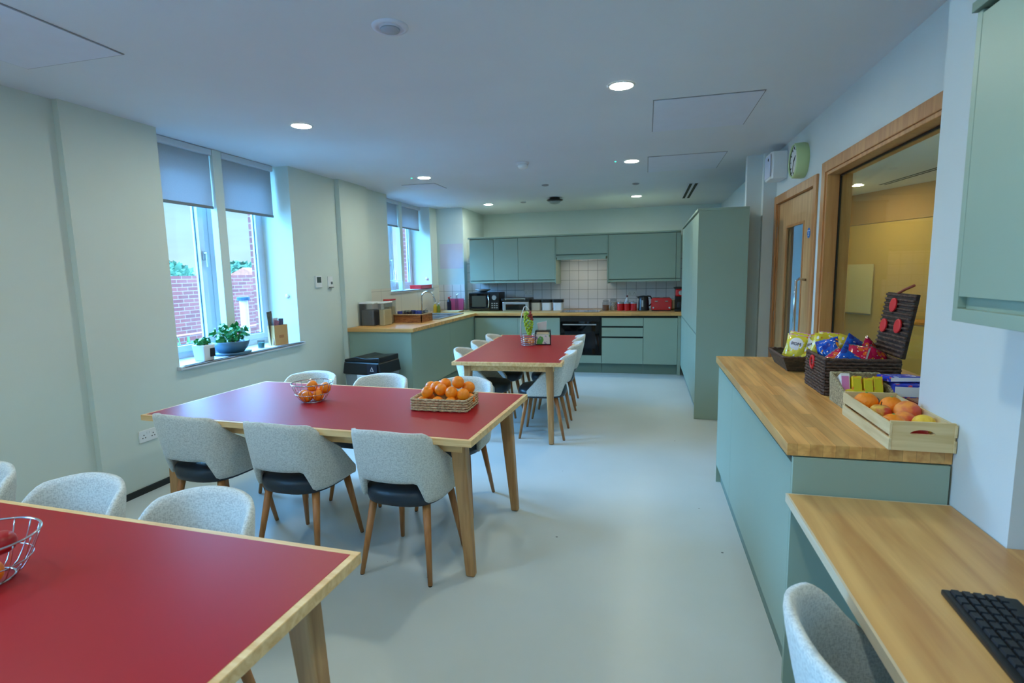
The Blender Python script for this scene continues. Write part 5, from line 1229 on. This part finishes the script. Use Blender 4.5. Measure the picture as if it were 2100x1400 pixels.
t = open_basket('black_tray', 'black open tray of blue and yellow snack boxes against the column', (1.105, 2.50, ZK), 0.072, 0.20, 0.075, 0.205, 0.055, M['black'], M['black'], 0, 0.006)
G = 'snack boxes in the black tray'
carton('snack_box', M['box_b'], 1.085, 2.58, ZK + 0.0565, 0.12, 0.15, 0.055, (0, 0, -6), 'large blue and red snack box in the black tray', 'box', G, M['label_w'], M['box_b'])
carton('snack_box', M['box_b'], 1.07, 2.60, ZK + 0.114, 0.13, 0.10, 0.022, (-4, 0, 8), 'flat blue snack box lying on top of the larger blue one', 'box', G, M['label_w'], M['box_b'])
carton('snack_box', M['box_brown'], 1.10, 2.40, ZK + 0.0565, 0.125, 0.10, 0.016, (0, 0, 3), 'maroon snack packet at the near end of the black tray', 'box', G, M['bag_y'], M['box_brown'])
carton('snack_box', mat('bright_yellow_pack', (226, 186, 30), 0.35), 1.10, 2.34, ZK + 0.030, 0.125, 0.05, 0.026, (0, 0, 0), 'yellow snack packet at the front of the black tray', 'box', G, None, mat('bright_yellow_top', (226, 190, 50), 0.35))
# crate
t = thing('fruit_crate', 'small slatted pine crate of fruit at the near end of the snack counter', 'crate', (0.890, 2.19, ZK), R_(-1))
X2, Y2, HC = 0.092, 0.228, 0.098
def slot_panel(y0, y1):
    N = 24; out = []; inn = []
    for i in range(N):
        a = 2 * PI * i / N; c, s = math.cos(a), math.sin(a)
        k = 1 / max(abs(c), abs(s)); out.append((X2 * c * k, HC / 2 + HC / 2 * s * k))
        x = 0.036 * c; inn.append((x, HC * 0.66 + 0.008 * s - 4.0 * x * x * 1.0))
    v = [(p[0], y0, p[1]) for p in out] + [(p[0], y0, p[1]) for p in inn] + [(p[0], y1, p[1]) for p in out] + [(p[0], y1, p[1]) for p in inn]; f = []
    for i in range(N):
        j = (i + 1) % N; f += [(i, j, N + j, N + i), (2 * N + j, 2 * N + i, 3 * N + i, 3 * N + j), (i, 2 * N + i, 2 * N + j, j), (N + j, 3 * N + j, 3 * N + i, N + i)]
    return MB().add(v, f)
slot_panel(-Y2, -Y2 + 0.012).build('end_panel', M['crate'], t); slot_panel(Y2 - 0.012, Y2).build('end_panel', M['crate'], t)
for s in (-1, 1):
    for z0, z1 in ((0.0, 0.040), (0.052, 0.092)): B(s * X2 - (0.004 if s > 0 else 0.004), s * X2 + 0.004, -Y2 - 0.002, Y2 + 0.002, z0, z1).build('side_slat', M['cratey'], t, 0.001)
B(-X2 + 0.004, X2 - 0.004, -Y2 + 0.012, Y2 - 0.012, 0.0, 0.006).build('crate_base', M['cratey'], t)
cx, cy = 0.890, 2.19
put_orange(cx - 0.042, cy + 0.135, ZK + 0.075, 'large orange at the far left of the pine crate', None, 1.12)
put_orange(cx + 0.030, cy + 0.095, ZK + 0.072, 'orange in the middle of the pine crate behind the yellow apple', None, 1.05)
put_orange(cx - 0.045, cy - 0.115, ZK + 0.058, 'orange low at the near left of the pine crate', None, 1.02)
fruit('peach', M['peach'], cx + 0.048, cy + 0.008, ZK + 0.075, 0.043, 'large peach-coloured fruit at the right of the pine crate', 'peach', 0.92, None, False)
fruit('apple', M['apple'], cx - 0.028, cy + 0.035, ZK + 0.062, 0.037, 'yellow and red apple in the middle left of the pine crate', 'apple', 0.9, apf)
fruit('apple', M['apple_red'], cx + 0.0, cy - 0.180, ZK + 0.045, 0.034, 'red apple showing through the handle slot of the pine crate', 'apple', 0.9, apf)
fruit('peach', M['peach'], cx + 0.015, cy - 0.050, ZK + 0.055, 0.038, 'reddish peach in the near middle of the pine crate', 'peach', 0.92, None, False)
fruit('lemon', M['lemon'], cx + 0.050, cy - 0.110, ZK + 0.062, 0.036, 'yellow lemon at the near right of the pine crate', 'lemon', 0.9, None, False)
fruit('aubergine', mat('dark_purple', (56, 34, 38), 0.3), cx + 0.0, cy + 0.185, ZK + 0.062, 0.030, 'dark purple fruit at the far end of the pine crate', 'fruit', 0.9, None, False)
t = thing('cable', 'thin dark cable scrap on the floor', 'cable', (0, 0, -10)); bpy.data.objects.remove(t)

# ------------------------------------------------------------------ daylight
wd = bpy.data.worlds.new('sky'); sc.world = wd; wd.use_nodes = True; nt = wd.node_tree
bg = nt.nodes['Background']
tc = nt.nodes.new('ShaderNodeTexCoord'); sp = nt.nodes.new('ShaderNodeSeparateXYZ'); nt.links.new(tc.outputs['Generated'], sp.inputs[0])
cr = nt.nodes.new('ShaderNodeValToRGB'); e = cr.color_ramp.elements
SKYLOBE = (6.5, 18, 36)
SKY = [(0.0, (0.9, 1.3, 1.6)), (0.49, (0.9, 1.3, 1.6)), (0.50, (0.62, 0.90, 1.02)), (0.57, (0.48, 0.84, 1.10)), (0.65, (4.2, 13, 26.0)), (1.0, (6.0, 18.5, 38.0))]
e[0].position = SKY[0][0]; e[0].color = (*SKY[0][1], 1); e[1].position = SKY[-1][0]; e[1].color = (*SKY[-1][1], 1)
for p_, c_ in SKY[1:-1]: q_ = e.new(p_); q_.color = (*c_, 1)
mr = nt.nodes.new('ShaderNodeMapRange'); mr.inputs['From Min'].default_value = -1; mr.inputs['From Max'].default_value = 1
nt.links.new(sp.outputs[2], mr.inputs['Value']); nt.links.new(mr.outputs['Result'], cr.inputs['Fac'])
mp = nt.nodes.new('ShaderNodeMapping'); mp.inputs['Scale'].default_value = (1, 1, 3.5); nt.links.new(tc.outputs['Generated'], mp.inputs['Vector'])
no = nt.nodes.new('ShaderNodeTexNoise'); no.inputs['Scale'].default_value = 4.0; no.inputs['Detail'].default_value = 6; nt.links.new(mp.outputs['Vector'], no.inputs['Vector'])
cl = nt.nodes.new('ShaderNodeMapRange'); cl.inputs['From Min'].default_value = 0.35; cl.inputs['From Max'].default_value = 0.65; cl.inputs['To Min'].default_value = 0.86; cl.inputs['To Max'].default_value = 1.12
nt.links.new(no.outputs['Fac'], cl.inputs['Value'])
vm = nt.nodes.new('ShaderNodeVectorMath'); vm.operation = 'SCALE'; nt.links.new(cr.outputs['Color'], vm.inputs[0]); nt.links.new(cl.outputs['Result'], vm.inputs['Scale'])
# brighter, bluer patch of sky towards the side the windows face
nv = nt.nodes.new('ShaderNodeVectorMath'); nv.operation = 'NORMALIZE'; nt.links.new(tc.outputs['Generated'], nv.inputs[0])
dt = nt.nodes.new('ShaderNodeVectorMath'); dt.operation = 'DOT_PRODUCT'; dt.inputs[1].default_value = Vector((-0.93, 0.02, 0.38)).normalized(); nt.links.new(nv.outputs[0], dt.inputs[0])
lb = nt.nodes.new('ShaderNodeMapRange'); lb.interpolation_type = 'SMOOTHSTEP'; lb.inputs['From Min'].default_value = 0.80; lb.inputs['From Max'].default_value = 0.98; nt.links.new(dt.outputs['Value'], lb.inputs['Value'])
lv = nt.nodes.new('ShaderNodeVectorMath'); lv.operation = 'SCALE'; lv.inputs[0].default_value = SKYLOBE; nt.links.new(lb.outputs['Result'], lv.inputs['Scale'])
av = nt.nodes.new('ShaderNodeVectorMath'); av.operation = 'ADD'; nt.links.new(vm.outputs['Vector'], av.inputs[0]); nt.links.new(lv.outputs[0], av.inputs[1])
nt.links.new(av.outputs['Vector'], bg.inputs['Color']); bg.inputs['Strength'].default_value = 1.0
for y0, y1, z0 in WIN:                                            # light portals: they only guide sampling of the sky through each window
    l = bpy.data.lights.new('window_portal', 'AREA'); l.shape = 'RECTANGLE'; l.size = y1 - y0; l.size_y = ZC - z0; l.cycles.is_portal = True
    o = bpy.data.objects.new('window_portal', l); COL.objects.link(o); o.location = (-3.97, (y0 + y1) / 2, (z0 + ZC) / 2)
    o.rotation_euler = (PI / 2, 0, -PI / 2)
    o.rotation_euler = Vector((1, 0, 0)).to_track_quat('-Z', 'Z').to_euler()

# ------------------------------------------------------------------ camera
yaw, pitch, roll, fpx = -0.24869, -0.12797, -0.020064, 1087.3
cyw, syw, cp, sp_ = math.cos(yaw), math.sin(yaw), math.cos(pitch), math.sin(pitch)
fw = Vector((syw * cp, cyw * cp, sp_)); r0 = Vector((cyw, -syw, 0)); u0 = r0.cross(fw)
rr = r0 * math.cos(roll) + u0 * math.sin(roll); uu = -r0 * math.sin(roll) + u0 * math.cos(roll)
cd = bpy.data.cameras.new('camera'); cam = bpy.data.objects.new('camera', cd); COL.objects.link(cam)
Mx = Matrix.Identity(4)
for i in range(3): Mx[i][0] = rr[i]; Mx[i][1] = uu[i]; Mx[i][2] = -fw[i]
Mx.translation = Vector((0, 0, 1.53)); cam.matrix_world = Mx
cd.sensor_width = 36; cd.lens = 36 * fpx / 2100; cd.clip_start = 0.05; cd.clip_end = 200
cd.dof.use_dof = True; cd.dof.focus_distance = 2.9; cd.dof.aperture_fstop = 4.0
sc.camera = cam

sc.view_settings.view_transform = 'Standard'; sc.view_settings.look = 'None'; sc.view_settings.gamma = 1.0; sc.view_settings.use_curve_mapping = False
sc.view_settings.exposure = 0.18
cy_ = sc.cycles; cy_.max_bounces = 8; cy_.diffuse_bounces = 5; cy_.glossy_bounces = 4; cy_.transparent_max_bounces = 12; cy_.transmission_bounces = 4
cy_.use_denoising = True; cy_.sample_clamp_indirect = 6; cy_.caustics_reflective = False; cy_.caustics_refractive = False
